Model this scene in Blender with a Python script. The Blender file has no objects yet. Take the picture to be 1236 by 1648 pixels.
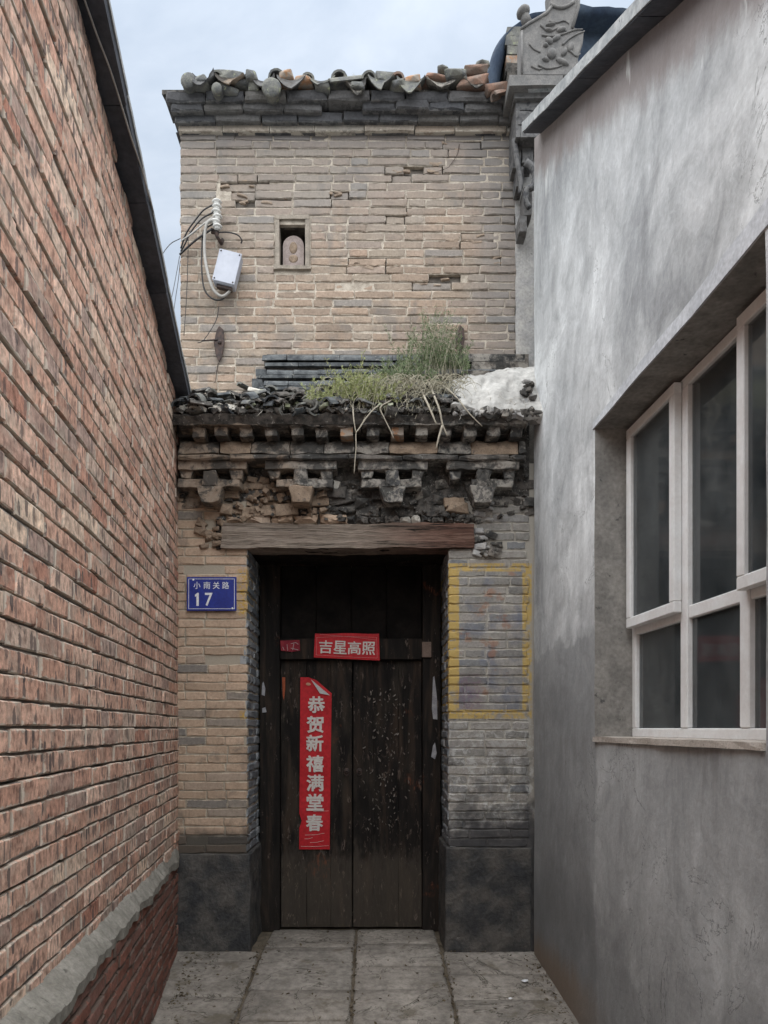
import bpy, math, random
from mathutils import Vector, Matrix, noise as mn, Euler
R = math.radians
rng = random.Random(17)
scene = bpy.context.scene
COL = scene.collection

# ------------------------------------------------------------------ camera, sky, sun, exposure
F, CX, HZ, EYE = 1200.0, 600.0, 1172.0, 1.5      # focal length and principal point in photo pixels, eye height
cam_d = bpy.data.cameras.new('camera'); cam = bpy.data.objects.new('camera', cam_d); COL.objects.link(cam)
cam.location = (0, 0, EYE); cam.rotation_euler = (R(90), 0, 0)
cam_d.sensor_fit = 'HORIZONTAL'; cam_d.sensor_width = 36; cam_d.lens = 36*F/1236
cam_d.shift_x = (618-CX)/1236; cam_d.shift_y = (HZ-824)/1236
cam_d.clip_start = .05; cam_d.clip_end = 500
scene.camera = cam

SUN_EL, SUN_AZ = 75, 194         # azimuth of the veiled sun, compass style: 180 = behind the camera
w = bpy.data.worlds.new('World'); scene.world = w; w.use_nodes = True
nt = w.node_tree; nt.nodes.clear()
def wn(t, **k):
    n = nt.nodes.new(t)
    for a, b in k.items(): setattr(n, a, b)
    return n
out = wn('ShaderNodeOutputWorld'); bg = wn('ShaderNodeBackground'); sky = wn('ShaderNodeTexSky', sky_type='NISHITA')
sky.sun_disc = False; sky.sun_elevation = R(SUN_EL); sky.sun_rotation = R(SUN_AZ); sky.air_density = 1.2; sky.dust_density = 2.5
tc = wn('ShaderNodeTexCoord'); mp = wn('ShaderNodeMapping'); mp.inputs['Scale'].default_value = (1, 1, 2.2)
cn = wn('ShaderNodeTexNoise'); cn.inputs['Scale'].default_value = 2.3; cn.inputs['Detail'].default_value = 7; cn.inputs['Roughness'].default_value = .55
cn.inputs['Distortion'].default_value = .4
cr = wn('ShaderNodeValToRGB'); cr.color_ramp.elements[0].position = .33; cr.color_ramp.elements[1].position = .68
cr.color_ramp.elements[0].color = (1.5, 1.82, 2.26, 1); cr.color_ramp.elements[1].color = (2.85, 3.1, 3.42, 1)
mx = wn('ShaderNodeMix', data_type='RGBA'); mx.inputs[0].default_value = .93
nt.links.new(tc.outputs['Generated'], mp.inputs[0]); nt.links.new(mp.outputs[0], cn.inputs['Vector'])
nt.links.new(cn.outputs['Fac'], cr.inputs[0]); nt.links.new(sky.outputs[0], mx.inputs[6]); nt.links.new(cr.outputs[0], mx.inputs[7])
sz = wn('ShaderNodeSeparateXYZ'); nt.links.new(tc.outputs['Generated'], sz.inputs[0])          # overcast sky: the zenith is brighter than the horizon
mz = wn('ShaderNodeMapRange'); mz.inputs[1].default_value = 0; mz.inputs[2].default_value = 1; mz.inputs[3].default_value = .62; mz.inputs[4].default_value = 1.6; nt.links.new(sz.outputs[2], mz.inputs[0])
mg = wn('ShaderNodeVectorMath', operation='SCALE'); nt.links.new(mx.outputs[2], mg.inputs[0]); nt.links.new(mz.outputs[0], mg.inputs['Scale'])
nt.links.new(mg.outputs[0], bg.inputs[0]); bg.inputs[1].default_value = .05; nt.links.new(bg.outputs[0], out.inputs[0])

sd = bpy.data.lights.new('sun', 'SUN'); sun = bpy.data.objects.new('sun', sd); COL.objects.link(sun)
sd.energy = 1.5; sd.angle = R(125); sd.color = (1, .985, .955)
az = R(SUN_AZ)
sdir = Vector((math.sin(az)*math.cos(R(SUN_EL)), math.cos(az)*math.cos(R(SUN_EL)), math.sin(R(SUN_EL))))
sun.rotation_euler = sdir.to_track_quat('Z', 'Y').to_euler(); sun.location = (0, -4, 20)
vs = scene.view_settings; vs.view_transform = 'Standard'; vs.look = 'None'; vs.exposure = 2.36; vs.gamma = 1
try: vs.use_curve_mapping = False
except Exception: pass
scene.render.engine = 'CYCLES'; scene.cycles.max_bounces = 8; scene.cycles.diffuse_bounces = 5
scene.cycles.transparent_max_bounces = 12

def W(px, py, Y):                                  # the world point at depth Y that the photo shows at (px, py)
    return Vector(((px-CX)*Y/F, Y, EYE-(py-HZ)*Y/F))

# ------------------------------------------------------------------ object helpers
OFF = {}
def tag(o, label=None, cat=None, group=None, kind=None):
    if label: o['label'] = label
    if cat: o['category'] = cat
    if group: o['group'] = group
    if kind: o['kind'] = kind
    return o
def empty(name, loc, label, cat, group=None, kind=None):
    o = bpy.data.objects.new(name, None); COL.objects.link(o); o.location = loc; o.empty_display_size = .1
    OFF[o] = Vector(loc); return tag(o, label, cat, group, kind)
class MB:
    def __init__(s): s.v = []; s.f = []; s.uv = []
    def add(s, vs, fs, uvs=None):
        b = len(s.v); s.v += [Vector(v) for v in vs]
        for i, f in enumerate(fs):
            s.f.append([b+j for j in f]); s.uv.append([uvs[j] for j in f] if uvs else None)
        return s
    def box(s, a, b):
        x0, x1 = sorted((a[0], b[0])); y0, y1 = sorted((a[1], b[1])); z0, z1 = sorted((a[2], b[2]))
        return s.add([(x0,y0,z0),(x1,y0,z0),(x1,y1,z0),(x0,y1,z0),(x0,y0,z1),(x1,y0,z1),(x1,y1,z1),(x0,y1,z1)],
              [(0,3,2,1),(4,5,6,7),(0,1,5,4),(1,2,6,5),(2,3,7,6),(3,0,4,7)])
    def hexa(s, p):       # 8 points, order like box
        return s.add(p, [(0,3,2,1),(4,5,6,7),(0,1,5,4),(1,2,6,5),(2,3,7,6),(3,0,4,7)])
    def lump(s, a, b, n, amp=.004, fr=8, seed=0, M=None):   # box with subdivided, displaced faces
        nx, ny, nz = n; idx = {}; a = Vector(a); b = Vector(b); vs = []; fs = []
        def g(i, j, k):
            if (i, j, k) not in idx:
                p = Vector((a[0]+(b[0]-a[0])*i/nx, a[1]+(b[1]-a[1])*j/ny, a[2]+(b[2]-a[2])*k/nz))
                if M: p = M @ p
                p += (mn.noise_vector(p*fr+Vector((seed, seed*2, 0))) + mn.noise_vector(p*fr*3.1+Vector((seed, 0, 9)))*.5)*amp
                idx[(i, j, k)] = len(vs); vs.append(p)
            return idx[(i, j, k)]
        for i in range(nx):
            for j in range(ny):
                fs.append((g(i,j,0),g(i,j+1,0),g(i+1,j+1,0),g(i+1,j,0))); fs.append((g(i,j,nz),g(i+1,j,nz),g(i+1,j+1,nz),g(i,j+1,nz)))
            for k in range(nz):
                fs.append((g(i,0,k),g(i+1,0,k),g(i+1,0,k+1),g(i,0,k+1))); fs.append((g(i,ny,k),g(i,ny,k+1),g(i+1,ny,k+1),g(i+1,ny,k)))
        for j in range(ny):
            for k in range(nz):
                fs.append((g(0,j,k),g(0,j,k+1),g(0,j+1,k+1),g(0,j+1,k))); fs.append((g(nx,j,k),g(nx,j+1,k),g(nx,j+1,k+1),g(nx,j,k+1)))
        return s.add(vs, fs)
    def tube(s, pts, r, n=6, r2=None):
        pts = [Vector(p) for p in pts]; vs = []; N = len(pts); r2 = r if r2 is None else r2
        up = Vector((.13, .31, .94)).normalized()
        for i, p in enumerate(pts):
            d = (pts[min(i+1, N-1)]-pts[max(i-1, 0)]).normalized()
            a = d.cross(up)
            if a.length < .05: a = d.cross(Vector((1, 0, 0)))
            a.normalize(); b = d.cross(a); rr = r+(r2-r)*i/max(1, N-1)
            for k in range(n):
                t = 2*math.pi*k/n; vs.append(p+a*math.cos(t)*rr+b*math.sin(t)*rr)
        fs = [(i*n+k, i*n+(k+1) % n, (i+1)*n+(k+1) % n, (i+1)*n+k) for i in range(N-1) for k in range(n)]
        fs += [tuple(range(n))[::-1], tuple(range((N-1)*n, N*n))]
        return s.add(vs, fs)
    def prism(s, poly, depth, M=None):     # polygon of points facing -Y extruded along +Y
        n = len(poly); d = Vector((0, depth, 0)); p = [Vector(q) for q in poly]
        vs = p+[q+d for q in p]
        if M: vs = [M @ q for q in vs]
        return s.add(vs, [tuple(range(n)), tuple(range(2*n-1, n-1, -1))]+[(i, i+n, (i+1) % n+n, (i+1) % n) for i in range(n)])
    def ell(s, c, r, M=None, nu=10, nv=6, amp=0, fr=20):
        vs = []; fs = []; c = Vector(c)
        for j in range(nv+1):
            for i in range(nu):
                t = math.pi*j/nv; p = 2*math.pi*i/nu
                q = Vector((r[0]*math.sin(t)*math.cos(p), r[1]*math.sin(t)*math.sin(p), r[2]*math.cos(t)))
                if M: q = M @ q
                q = q+c
                if amp: q += mn.noise_vector(q*fr)*amp
                vs.append(q)
        fs = [(j*nu+i, (j+1)*nu+i, (j+1)*nu+(i+1) % nu, j*nu+(i+1) % nu) for j in range(nv) for i in range(nu)]
        return s.add(vs, fs)
    def build(s, name, m, parent=None, smooth=False, kind=None, label=None, cat=None, group=None, bev=0):
        off = OFF.get(parent, Vector((0, 0, 0)))
        me = bpy.data.meshes.new(name)
        me.from_pydata([v-off for v in s.v], [], s.f); me.materials.append(m)
        if any(u for u in s.uv):
            ul = me.uv_layers.new(name='UVMap'); li = 0
            for u, f in zip(s.uv, s.f):
                for k in range(len(f)):
                    if u: ul.data[li].uv = u[k]
                    li += 1
        if smooth: me.polygons.foreach_set('use_smooth', [True]*len(me.polygons))
        me.update()
        o = bpy.data.objects.new(name, me); COL.objects.link(o)
        if parent: o.parent = parent; OFF[o] = off
        if bev:
            bm_ = o.modifiers.new('bevel', 'BEVEL'); bm_.width = bev; bm_.segments = 1; bm_.limit_method = 'ANGLE'
        return tag(o, label, cat, group, kind)
def arc(p0, p1, p2, n=10):
    p0, p1, p2 = Vector(p0), Vector(p1), Vector(p2)
    return [p0*(1-t)**2+p1*2*t*(1-t)+p2*t*t for t in [i/n for i in range(n+1)]]
def spl(pts, n=6):                      # Catmull-Rom through the points
    P = [Vector(p) for p in pts]; P = [P[0]*2-P[1]]+P+[P[-1]*2-P[-2]]; o = []
    for i in range(1, len(P)-2):
        a, b, c, d = P[i-1:i+3]
        for k in range(n):
            t = k/n; o.append(.5*((2*b)+(c-a)*t+(2*a-5*b+4*c-d)*t*t+(3*b-a-3*c+d)*t**3))
    return o+[P[-2]]

# ------------------------------------------------------------------ material helpers
class G:
    def __init__(s, name):
        s.m = bpy.data.materials.new(name); s.m.use_nodes = True; s.t = s.m.node_tree; s.t.nodes.clear()
        s.out = s.n('ShaderNodeOutputMaterial'); s.geo = s.n('ShaderNodeNewGeometry'); s.pos = s.geo.outputs['Position']
    def n(s, t, **k):
        x = s.t.nodes.new(t)
        for a, b in k.items(): setattr(x, a, b)
        return x
    def put(s, sock, v):
        if v is None: return
        if hasattr(v, 'is_output'): s.t.links.new(v, sock)
        elif isinstance(v, (tuple, list)) and len(v) == 3 and sock.type == 'RGBA': sock.default_value = (*v, 1)
        else: sock.default_value = v
    def math(s, op, a, b=None, c=None, clamp=False):
        x = s.n('ShaderNodeMath', operation=op, use_clamp=clamp); s.put(x.inputs[0], a); s.put(x.inputs[1], b); s.put(x.inputs[2], c); return x.outputs[0]
    def vec(s, op, a, b):
        x = s.n('ShaderNodeVectorMath', operation=op); s.put(x.inputs[0], a); s.put(x.inputs[1], b); return x.outputs[0]
    def noise(s, scale, detail=4, rough=.55, v=None, dist=0, stretch=None):
        v = s.pos if v is None else v
        if stretch: v = s.vec('MULTIPLY', v, stretch)
        x = s.n('ShaderNodeTexNoise'); s.put(x.inputs['Vector'], v); x.inputs['Scale'].default_value = scale
        x.inputs['Detail'].default_value = detail; x.inputs['Roughness'].default_value = rough; x.inputs['Distortion'].default_value = dist
        return x.outputs['Fac']
    def vor(s, scale, v=None, feature='F1', out='Distance', stretch=None):
        v = s.pos if v is None else v
        if stretch: v = s.vec('MULTIPLY', v, stretch)
        x = s.n('ShaderNodeTexVoronoi', feature=feature); s.put(x.inputs['Vector'], v); x.inputs['Scale'].default_value = scale
        return x.outputs[out]
    def ramp(s, f, stops, interp='LINEAR'):
        x = s.n('ShaderNodeValToRGB'); s.put(x.inputs[0], f); cr = x.color_ramp; cr.interpolation = interp
        while len(cr.elements) < len(stops): cr.elements.new(.5)
        for e, (p, c) in zip(cr.elements, stops):
            e.position = p; e.color = (*c, 1) if not isinstance(c, (int, float)) else (c, c, c, 1)
        return x.outputs[0]
    def step(s, f, a, b):   # smooth 0..1 between a and b
        x = s.n('ShaderNodeMapRange', interpolation_type='SMOOTHSTEP'); s.put(x.inputs[0], f)
        x.inputs[1].default_value = a; x.inputs[2].default_value = b; x.inputs[3].default_value = 0; x.inputs[4].default_value = 1
        if a > b: x.inputs[1].default_value = b; x.inputs[2].default_value = a; x.inputs[3].default_value = 1; x.inputs[4].default_value = 0
        return x.outputs[0]
    def mix(s, f, a, b, mode='MIX'):
        x = s.n('ShaderNodeMix', data_type='RGBA', blend_type=mode); s.put(x.inputs[0], f); s.put(x.inputs[6], a); s.put(x.inputs[7], b); return x.outputs[2]
    def rnd(s):
        o = s.n('ShaderNodeObjectInfo').outputs['Random']
        return s.math('FRACT', s.math('ADD', o, s.math('MULTIPLY', s.geo.outputs['Random Per Island'], 7.31)))
    def sep(s):
        x = s.n('ShaderNodeSeparateXYZ'); s.put(x.inputs[0], s.pos); return x.outputs
    def box(s, axes, soft=.01, nz=None, wob=.02):   # 1 inside the given ranges of x / z; edges wobble with noise
        sp = s.sep(); r = None; nz = s.noise(12, 3) if nz is None else nz; d = s.math('MULTIPLY', s.math('SUBTRACT', nz, .5), wob*2)
        for ax, lo, hi in axes:
            v = s.math('ADD', sp[ax], d)
            for q in ((lo, 1), (hi, -1)):
                if q[0] is None: continue
                k = s.step(v, q[0]-soft*q[1], q[0]+soft*q[1])
                r = k if r is None else s.math('MULTIPLY', r, k)
        return r
    def done(s, col, rough=.9, bump=None, strength=.5, dist=.004, spec=.3, metal=0, **kw):
        b = s.n('ShaderNodeBsdfPrincipled'); s.put(b.inputs['Base Color'], col); s.put(b.inputs['Roughness'], rough)
        b.inputs['Specular IOR Level'].default_value = spec; b.inputs['Metallic'].default_value = metal
        if bump is not None:
            x = s.n('ShaderNodeBump'); x.inputs['Strength'].default_value = strength; x.inputs['Distance'].default_value = dist
            s.put(x.inputs['Height'], bump); s.t.links.new(x.outputs[0], b.inputs['Normal'])
        s.t.links.new(b.outputs[0], s.out.inputs[0]); return s.m
def simple(name, c1, c2, scale=12, rough=.9, bump=.5, dist=.003, stretch=None, spec=.25, metal=0, c3=None, thr=.62, grain=.6):
    g = G(name); a = g.noise(scale, 5, .6, stretch=stretch); b = g.noise(scale*7, 4, .6, stretch=stretch)
    c = g.mix(g.step(a, .32, .68), c1, c2)
    if c3: c = g.mix(g.step(g.noise(scale*2.3, 6, .65, dist=.5), thr, thr+.08), c, c3)
    c = g.mix(grain, c, g.ramp(b, [(.25, .55), (.75, 1.35)]), 'MULTIPLY')
    return g.done(c, rough, g.math('ADD', a, g.math('MULTIPLY', b, .5)), bump, dist, spec, metal)
def brickmat(name, stops, mort, mort_w=.1, mott=.35, zone=None, bump=.6, burnt=False, rough=.92):
    g = G(name); r = g.rnd(); c = g.ramp(r, stops)
    uv = g.n('ShaderNodeUVMap').outputs[0]; sp = g.n('ShaderNodeSeparateXYZ'); g.put(sp.inputs[0], uv); u, v = sp.outputs[0], sp.outputs[1]
    off = g.n('ShaderNodeCombineXYZ'); g.put(off.inputs[0], g.math('MULTIPLY', r, 91)); g.put(off.inputs[1], g.math('MULTIPLY', r, 37))
    n1 = g.noise(9, 5, .6); n2 = g.noise(60, 5, .65); n3 = g.noise(260, 3, .6)
    c = g.mix(mott*1.6, c, g.ramp(n2, [(.3, .62), (.5, 1.0), (.72, 1.28)]), 'MULTIPLY')
    c = g.mix(mott, c, g.ramp(n1, [(.3, .66), (.55, 1.0), (.75, 1.3)]), 'MULTIPLY')
    h = g.math('ADD', g.math('MULTIPLY', n2, .8), g.math('MULTIPLY', n3, .35))
    if burnt:
        vv = g.vec('ADD', g.vec('MULTIPLY', uv, (8.0, .9, 1)), off.outputs[0])
        vv = g.vec('ADD', vv, g.vec('MULTIPLY', g.vec('SUBTRACT', g.n('ShaderNodeTexNoise').outputs['Color'], (.5, .5, .5)), (.0, .0, .0)))
        vo = g.n('ShaderNodeTexVoronoi', feature='F1', voronoi_dimensions='2D'); g.put(vo.inputs['Vector'], vv); vo.inputs['Scale'].default_value = 1; vo.inputs['Randomness'].default_value = .55
        dd = g.math('ADD', vo.outputs['Distance'], g.math('MULTIPLY', g.math('SUBTRACT', n2, .5), .55))
        sc = g.n('ShaderNodeSeparateColor'); g.put(sc.inputs[0], vo.outputs['Color'])
        streak = g.noise(1, 3, .6, v=g.vec('ADD', g.vec('MULTIPLY', uv, (9, 1.2, 1)), off.outputs[0]))
        c = g.mix(.75, c, g.ramp(streak, [(.34, (.42, .37, .36)), (.5, (1, 1, 1)), (.66, (1.35, 1.3, 1.27))]), 'MULTIPLY')
        gb_ = g.noise(7, 5, .65, dist=.4); c = g.mix(g.math('MULTIPLY', g.step(gb_, .5, .64), .45), c, (.4, .34, .28))
        gate = g.step(g.math('ADD', sc.outputs[0], g.math('MULTIPLY', g.math('SUBTRACT', g.noise(3.5, 4, .6), .5), 1.1)), .66, .8); spot = g.math('MULTIPLY', g.step(dd, .5, .36), gate)
        core = g.math('MULTIPLY', g.step(dd, .32, .2), g.math('MULTIPLY', gate, g.step(sc.outputs[1], .45, .55)))
        c = g.mix(g.math('MULTIPLY', spot, g.math('ADD', .45, g.math('MULTIPLY', sc.outputs[2], .45))), c, (.07, .062, .064)); c = g.mix(g.math('MULTIPLY', core, .7), c, (.2, .15, .13))
    e = g.math('MINIMUM', g.math('MULTIPLY', g.math('MINIMUM', u, g.math('SUBTRACT', 1, u)), 4.2), g.math('MINIMUM', v, g.math('SUBTRACT', 1, v)))
    ee = g.math('ADD', e, g.math('MULTIPLY', g.math('SUBTRACT', g.noise(22, 5, .65), .5), .75))
    mm = g.step(ee, mort_w+.03, mort_w-.06)
    c = g.mix(g.math('MULTIPLY', mm, .85), c, mort)
    if zone: c, rough = zone(g, c, rough, dict(n1=n1, n2=n2, n3=n3, mm=mm))
    return g.done(c, rough, h, bump, .004, .2)

# ------------------------------------------------------------------ brick meshes
def unit_brick(seed, L, H, D, wear=1.0):
    """x 0..1 along, z 0..1 up, front at y=0, body to y=1 behind; L,H,D real size so that bevels stay even"""
    r = random.Random(seed); per = [(0,0),(.33,0),(.67,0),(1,0),(1,.5),(1,1),(.67,1),(.33,1),(0,1),(0,.5)]
    b = .004*wear; j = .0022*wear; mid = []; fr = []; bk = []
    for (x, z) in per:
        X = x*L+r.uniform(-j, j); Z = z*H+r.uniform(-j, j)
        cx = 1 if x in (0, 1) and z in (0, 1) else 0
        ix = (1 if x == 0 else -1 if x == 1 else 0); iz = (1 if z == 0 else -1 if z == 1 else 0)
        k = b*r.uniform(.5, 1.7)*(1.4 if cx else 1)
        mid.append((X+ix*.001*cx, b*r.uniform(.8, 1.6), Z+iz*.001*cx)); fr.append((X+ix*k, r.uniform(-.0012, .0012)*wear, Z+iz*k)); bk.append((x*L, D, z*H))
    vs = fr+mid+bk; uv = [(min(1, max(0, a[0]/L)), min(1, max(0, a[2]/H))) for a in vs]
    vs = [(a[0]/L, a[1]/D, a[2]/H) for a in vs]
    fs = [(0,1,8,9),(1,2,7,8),(2,3,4,5,6,7) if False else (2,3,4,7),(4,5,6,7),(0,9,8,1)] ; fs = [(0,1,2,3,4,5,6,7,8,9)]
    for i in range(10):
        k = (i+1) % 10; fs += [(i, i+10, k+10, k), (i+10, i+20, k+20, k+10)]
    fs += [tuple(range(29, 19, -1))]
    return vs, fs, uv
VAR = {}
def variants(kind, L, H, D, wear, n=12):
    if kind not in VAR: VAR[kind] = [unit_brick(hash_(kind)+i*13, L, H, D, wear) for i in range(n)]
    return VAR[kind]
def hash_(s): return sum(ord(c)*(i+3) for i, c in enumerate(s))
MESH = {}
def brick_matrix(O, U, V, L, H, D, lift, tilt=0):
    N = U.cross(V); T = Matrix.Rotation(tilt, 4, N)
    M = Matrix(((U.x, -N.x, V.x, 0), (U.y, -N.y, V.y, 0), (U.z, -N.z, V.z, 0), (0, 0, 0, 1)))
    S = Matrix.Diagonal((L, D, H, 1)); c = Vector((L/2, 0, H/2))
    return Matrix.Translation(O+N*lift) @ M @ Matrix.Translation(c) @ Matrix.Rotation(-tilt, 4, 'Y') @ Matrix.Translation(-c) @ S
def seen(c, N, area):
    if c.y < .3: return 0
    px = CX+F*c.x/c.y; py = HZ-F*(c.z-EYE)/c.y
    if not (-20 < px < 1256 and -20 < py < 1668): return 0
    v = (Vector((0, 0, EYE))-c); return area*max(0, N.dot(v.normalized()))/v.length_squared
def lay(parent, blist, m, name='brick', limit=300, kindname='brick'):
    """blist: (matrix, variant kind, weight, L,H,D,wear). The ones that show largest become parts, the rest one joined part"""
    blist = sorted(blist, key=lambda b: -b[2]); off = OFF[parent]; rest = MB(); n = 0
    for (M, kind, wt, L, H, D, wear) in blist:
        vv = variants(kind, L, H, D, wear); i = rng.randrange(len(vv))
        if n < limit and wt > 0:
            key = (kind, i, m.name)
            if key not in MESH:
                t = MB(); t.add(*vv[i]); me = bpy.data.meshes.new(kindname); me.from_pydata(t.v, [], t.f); me.materials.append(m)
                ul = me.uv_layers.new(name='UVMap'); li = 0
                for u in t.uv:
                    for q in u: ul.data[li].uv = q; li += 1
                me.update(); MESH[key] = me
            o = bpy.data.objects.new(name, MESH[key]); COL.objects.link(o); o.parent = parent
            o.matrix_basis = Matrix.Translation(-off) @ M; n += 1
        else:
            rest.add([M @ Vector(v) for v in vv[i][0]], vv[i][1], vv[i][2])
    if rest.v: rest.build(name+'_mass', m, parent, kind='stuff')
def course(O, U, V, length, H, gap, z, blist, kind, L=.28, D=.09, wear=1, lift=.004, offset=0, cut0=0, header=.2, joint=.007, tilt=.004, skip=None, hj=.0):
    N = U.cross(V); x = -offset
    while x < length-.01:
        l = L*(.48 if rng.random() < header else 1)+rng.uniform(-.008, .008)
        a = max(x, cut0); b = min(x+l, length)
        if b-a > .025:
            kk = kind+('h' if b-a < L*.62 else 's'); c = O+U*((a+b)/2)+V*(z+H/2)
            li = max(-.0045, min(.009, rng.gauss(0, lift)))
            if skip: li = skip(c, li)
            if li is not None:
                Hh = H+rng.uniform(-hj, hj)
                M = brick_matrix(O+U*a+V*(z+rng.uniform(-.001, .001)), U, V, b-a, Hh, D, li, rng.gauss(0, tilt))
                blist.append((M, kk, seen(c, N, (b-a)*H), L*(.48 if kk.endswith('h') else 1), H, D, wear))
        x += l+joint

# ------------------------------------------------------------------ materials
M = {}
M['red_brick'] = brickmat('red_brick', [(0, (.4, .2, .145)), (.15, (.6, .39, .3)), (.4, (.5, .3, .225)), (.6, (.68, .48, .38)), (.75, (.46, .27, .2)), (.88, (.38, .28, .24)), (1, (.74, .57, .44))], (.5, .44, .37), .07, .55, burnt=True)
M['base_brick'] = brickmat('old_red_brick', [(0, (.17, .075, .055)), (.5, (.27, .12, .09)), (1, (.2, .11, .09))], (.12, .095, .08), .14, .7)
def zt(g, c, rough, d):      # upper wall: grey at the top, pinkish lower down, darker near the cornice
    sp = g.sep(); w_ = g.math('ADD', sp[2], g.math('MULTIPLY', g.math('SUBTRACT', g.noise(1.6, 4), .5), 1.5))
    c = g.mix(g.math('MULTIPLY', g.step(w_, 4.8, 5.6), .5), c, (.245, .235, .225))
    c = g.mix(g.math('MULTIPLY', g.step(sp[2], 5.68, 5.85), .55), c, (.14, .14, .15))
    x_ = g.math('ADD', sp[0], g.math('MULTIPLY', g.math('SUBTRACT', d['n1'], .5), .5))
    c = g.mix(g.math('MULTIPLY', g.step(x_, .55, 1.0), .55), c, (.2, .2, .2))
    st = g.noise(3.2, 6, .65, stretch=(1, 1, .6), dist=.6)
    c = g.mix(g.math('MULTIPLY', g.step(st, .53, .66), .5), c, (.17, .165, .16))
    return c, rough
M['tower_brick'] = brickmat('weathered_tan_brick', [(0, (.25, .2, .16)), (.3, (.34, .26, .2)), (.55, (.31, .26, .21)), (.8, (.35, .26, .2)), (.93, (.27, .24, .215)), (1, (.245, .225, .205))], (.56, .5, .42), .055, .42, zone=zt)
M['tower_brick_plain'] = simple('broken_brick_face', (.24, .19, .15), (.33, .26, .2), 20, bump=1)
def zl(g, c, rough, d):
    y1 = g.box([(0, -.915, -.84), (2, 2.27, 2.58)], .01, wob=.012); y2 = g.box([(0, -.90, -.84), (2, 1.555, 1.62)], .01, wob=.02)
    y = g.math('MULTIPLY', g.math('MAXIMUM', y1, y2), g.step(d['n2'], .42, .56))
    c = g.mix(g.math('MULTIPLY', y, .8), c, (.42, .27, .05))
    st = g.noise(5, 5, .65, dist=.5); c = g.mix(g.math('MULTIPLY', g.step(st, .56, .68), .5), c, (.12, .11, .1))
    c = g.mix(g.math('MULTIPLY', g.box([(2, None, .80)], .05, wob=.05), .85), c, (.05, .047, .043))
    return c, rough
M['left_brick'] = brickmat('brown_pier_brick', [(0, (.38, .285, .21)), (.35, (.44, .33, .245)), (.7, (.48, .36, .27)), (.88, (.27, .235, .2)), (1, (.2, .185, .17))], (.5, .43, .34), .05, .35, zone=zl)
XL, XR, ZT, ZB = .514, 1.065, 2.62, 1.565
def zr(g, c, rough, d):
    sp_z = g.sep()[2]
    fade = g.step(g.noise(34, 5, .68), .36, .52)
    inside = g.box([(0, XL+.05, XR-.05), (2, ZB+.05, ZT-.05)], .008, wob=.01)
    bl = g.math('MULTIPLY', inside, g.step(g.noise(5, 5, .6, dist=.4), .42, .62)); c = g.mix(g.math('MULTIPLY', bl, .6), c, (.12, .14, .2))
    rd = g.math('MULTIPLY', inside, g.step(g.noise(6.5, 4, .6, v=g.vec('ADD', g.pos, (4.2, 1, 7.7)), stretch=(1, 1, 1.4)), .57, .66)); c = g.mix(g.math('MULTIPLY', rd, .6), c, (.3, .15, .09))
    pu = g.math('MULTIPLY', g.box([(0, XL+.07, XL+.22), (2, ZB+.05, ZB+.3)], .03, wob=.05), g.step(d['n2'], .4, .6)); c = g.mix(g.math('MULTIPLY', pu, .55), c, (.16, .09, .14))
    outer = g.box([(0, XL-.02, XR+.015), (2, ZB, ZT)], .003, wob=.0); inner = g.box([(0, XL+.072, XR-.05), (2, ZB+.062, ZT-.056)], .003, wob=.0)
    ring = g.math('SUBTRACT', outer, inner, clamp=True); wear = g.math('MAXIMUM', fade, g.box([(0, None, XL+.07)], .02))
    wear = g.math('MULTIPLY', wear, g.step(g.math('ADD', g.noise(9, 4), g.math('MULTIPLY', g.sep()[0], -.12)), .22, .38))
    c = g.mix(g.math('MULTIPLY', g.math('MULTIPLY', ring, wear), .88), c, g.mix(d['n2'], (.46, .31, .08), (.52, .38, .13)))
    ef = g.math('MULTIPLY', g.box([(2, .82, 1.5)], .12, wob=.15), g.step(g.noise(16, 6, .72, dist=.6), .5, .58)); c = g.mix(g.math('MULTIPLY', ef, .7), c, (.5, .5, .49)); dk_ = g.math('MULTIPLY', g.step(g.noise(7, 5, .65, v=g.vec('ADD', g.pos, (8, 0, 3))), .5, .62), g.step(sp_z, 1.5, 1.2)); c = g.mix(g.math('MULTIPLY', dk_, .55), c, (.08, .08, .082))
    bk = g.math('MULTIPLY', g.step(g.math('ADD', g.sep()[2], g.math('MULTIPLY', g.math('SUBTRACT', g.noise(7, 5, .6), .5), .7)), 1.0, .78), .85); c = g.mix(bk, c, (.045, .045, .05))
    return c, rough
M['right_brick'] = brickmat('grey_pier_brick', [(0, (.21, .205, .195)), (.4, (.28, .27, .25)), (.8, (.33, .31, .285)), (1, (.19, .2, .21))], (.46, .44, .4), .09, .4, zone=zr)
M['soot_brick'] = brickmat('sooty_brick', [(0, (.12, .135, .15)), (.5, (.19, .205, .22)), (.85, (.25, .26, .27)), (1, (.16, .16, .16))], (.33, .34, .35), .1, .5)
def zc(g, c, rough, d):      # the cornice: earth brown to the left and in patches, black algae and grey lichen elsewhere
    sp = g.sep(); x_ = g.math('ADD', sp[0], g.math('MULTIPLY', g.math('SUBTRACT', g.noise(3, 5, .6), .5), 1.6))
    c = g.mix(g.math('MULTIPLY', g.step(x_, -.35, -.8), .75), c, (.25, .19, .14))
    al = g.noise(7, 6, .7, dist=.4); c = g.mix(g.math('MULTIPLY', g.step(al, .44, .56), .85), c, (.035, .036, .036))
    li = g.noise(26, 5, .7); c = g.mix(g.math('MULTIPLY', g.step(li, .6, .7), .6), c, (.33, .33, .3))
    return c, rough
M['cornice'] = brickmat('weathered_cornice_brick', [(0, (.09, .088, .085)), (.4, (.14, .13, .12)), (.8, (.18, .16, .14)), (1, (.07, .072, .075))], (.3, .28, .25), .03, .6, zone=zc, bump=1)
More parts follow.
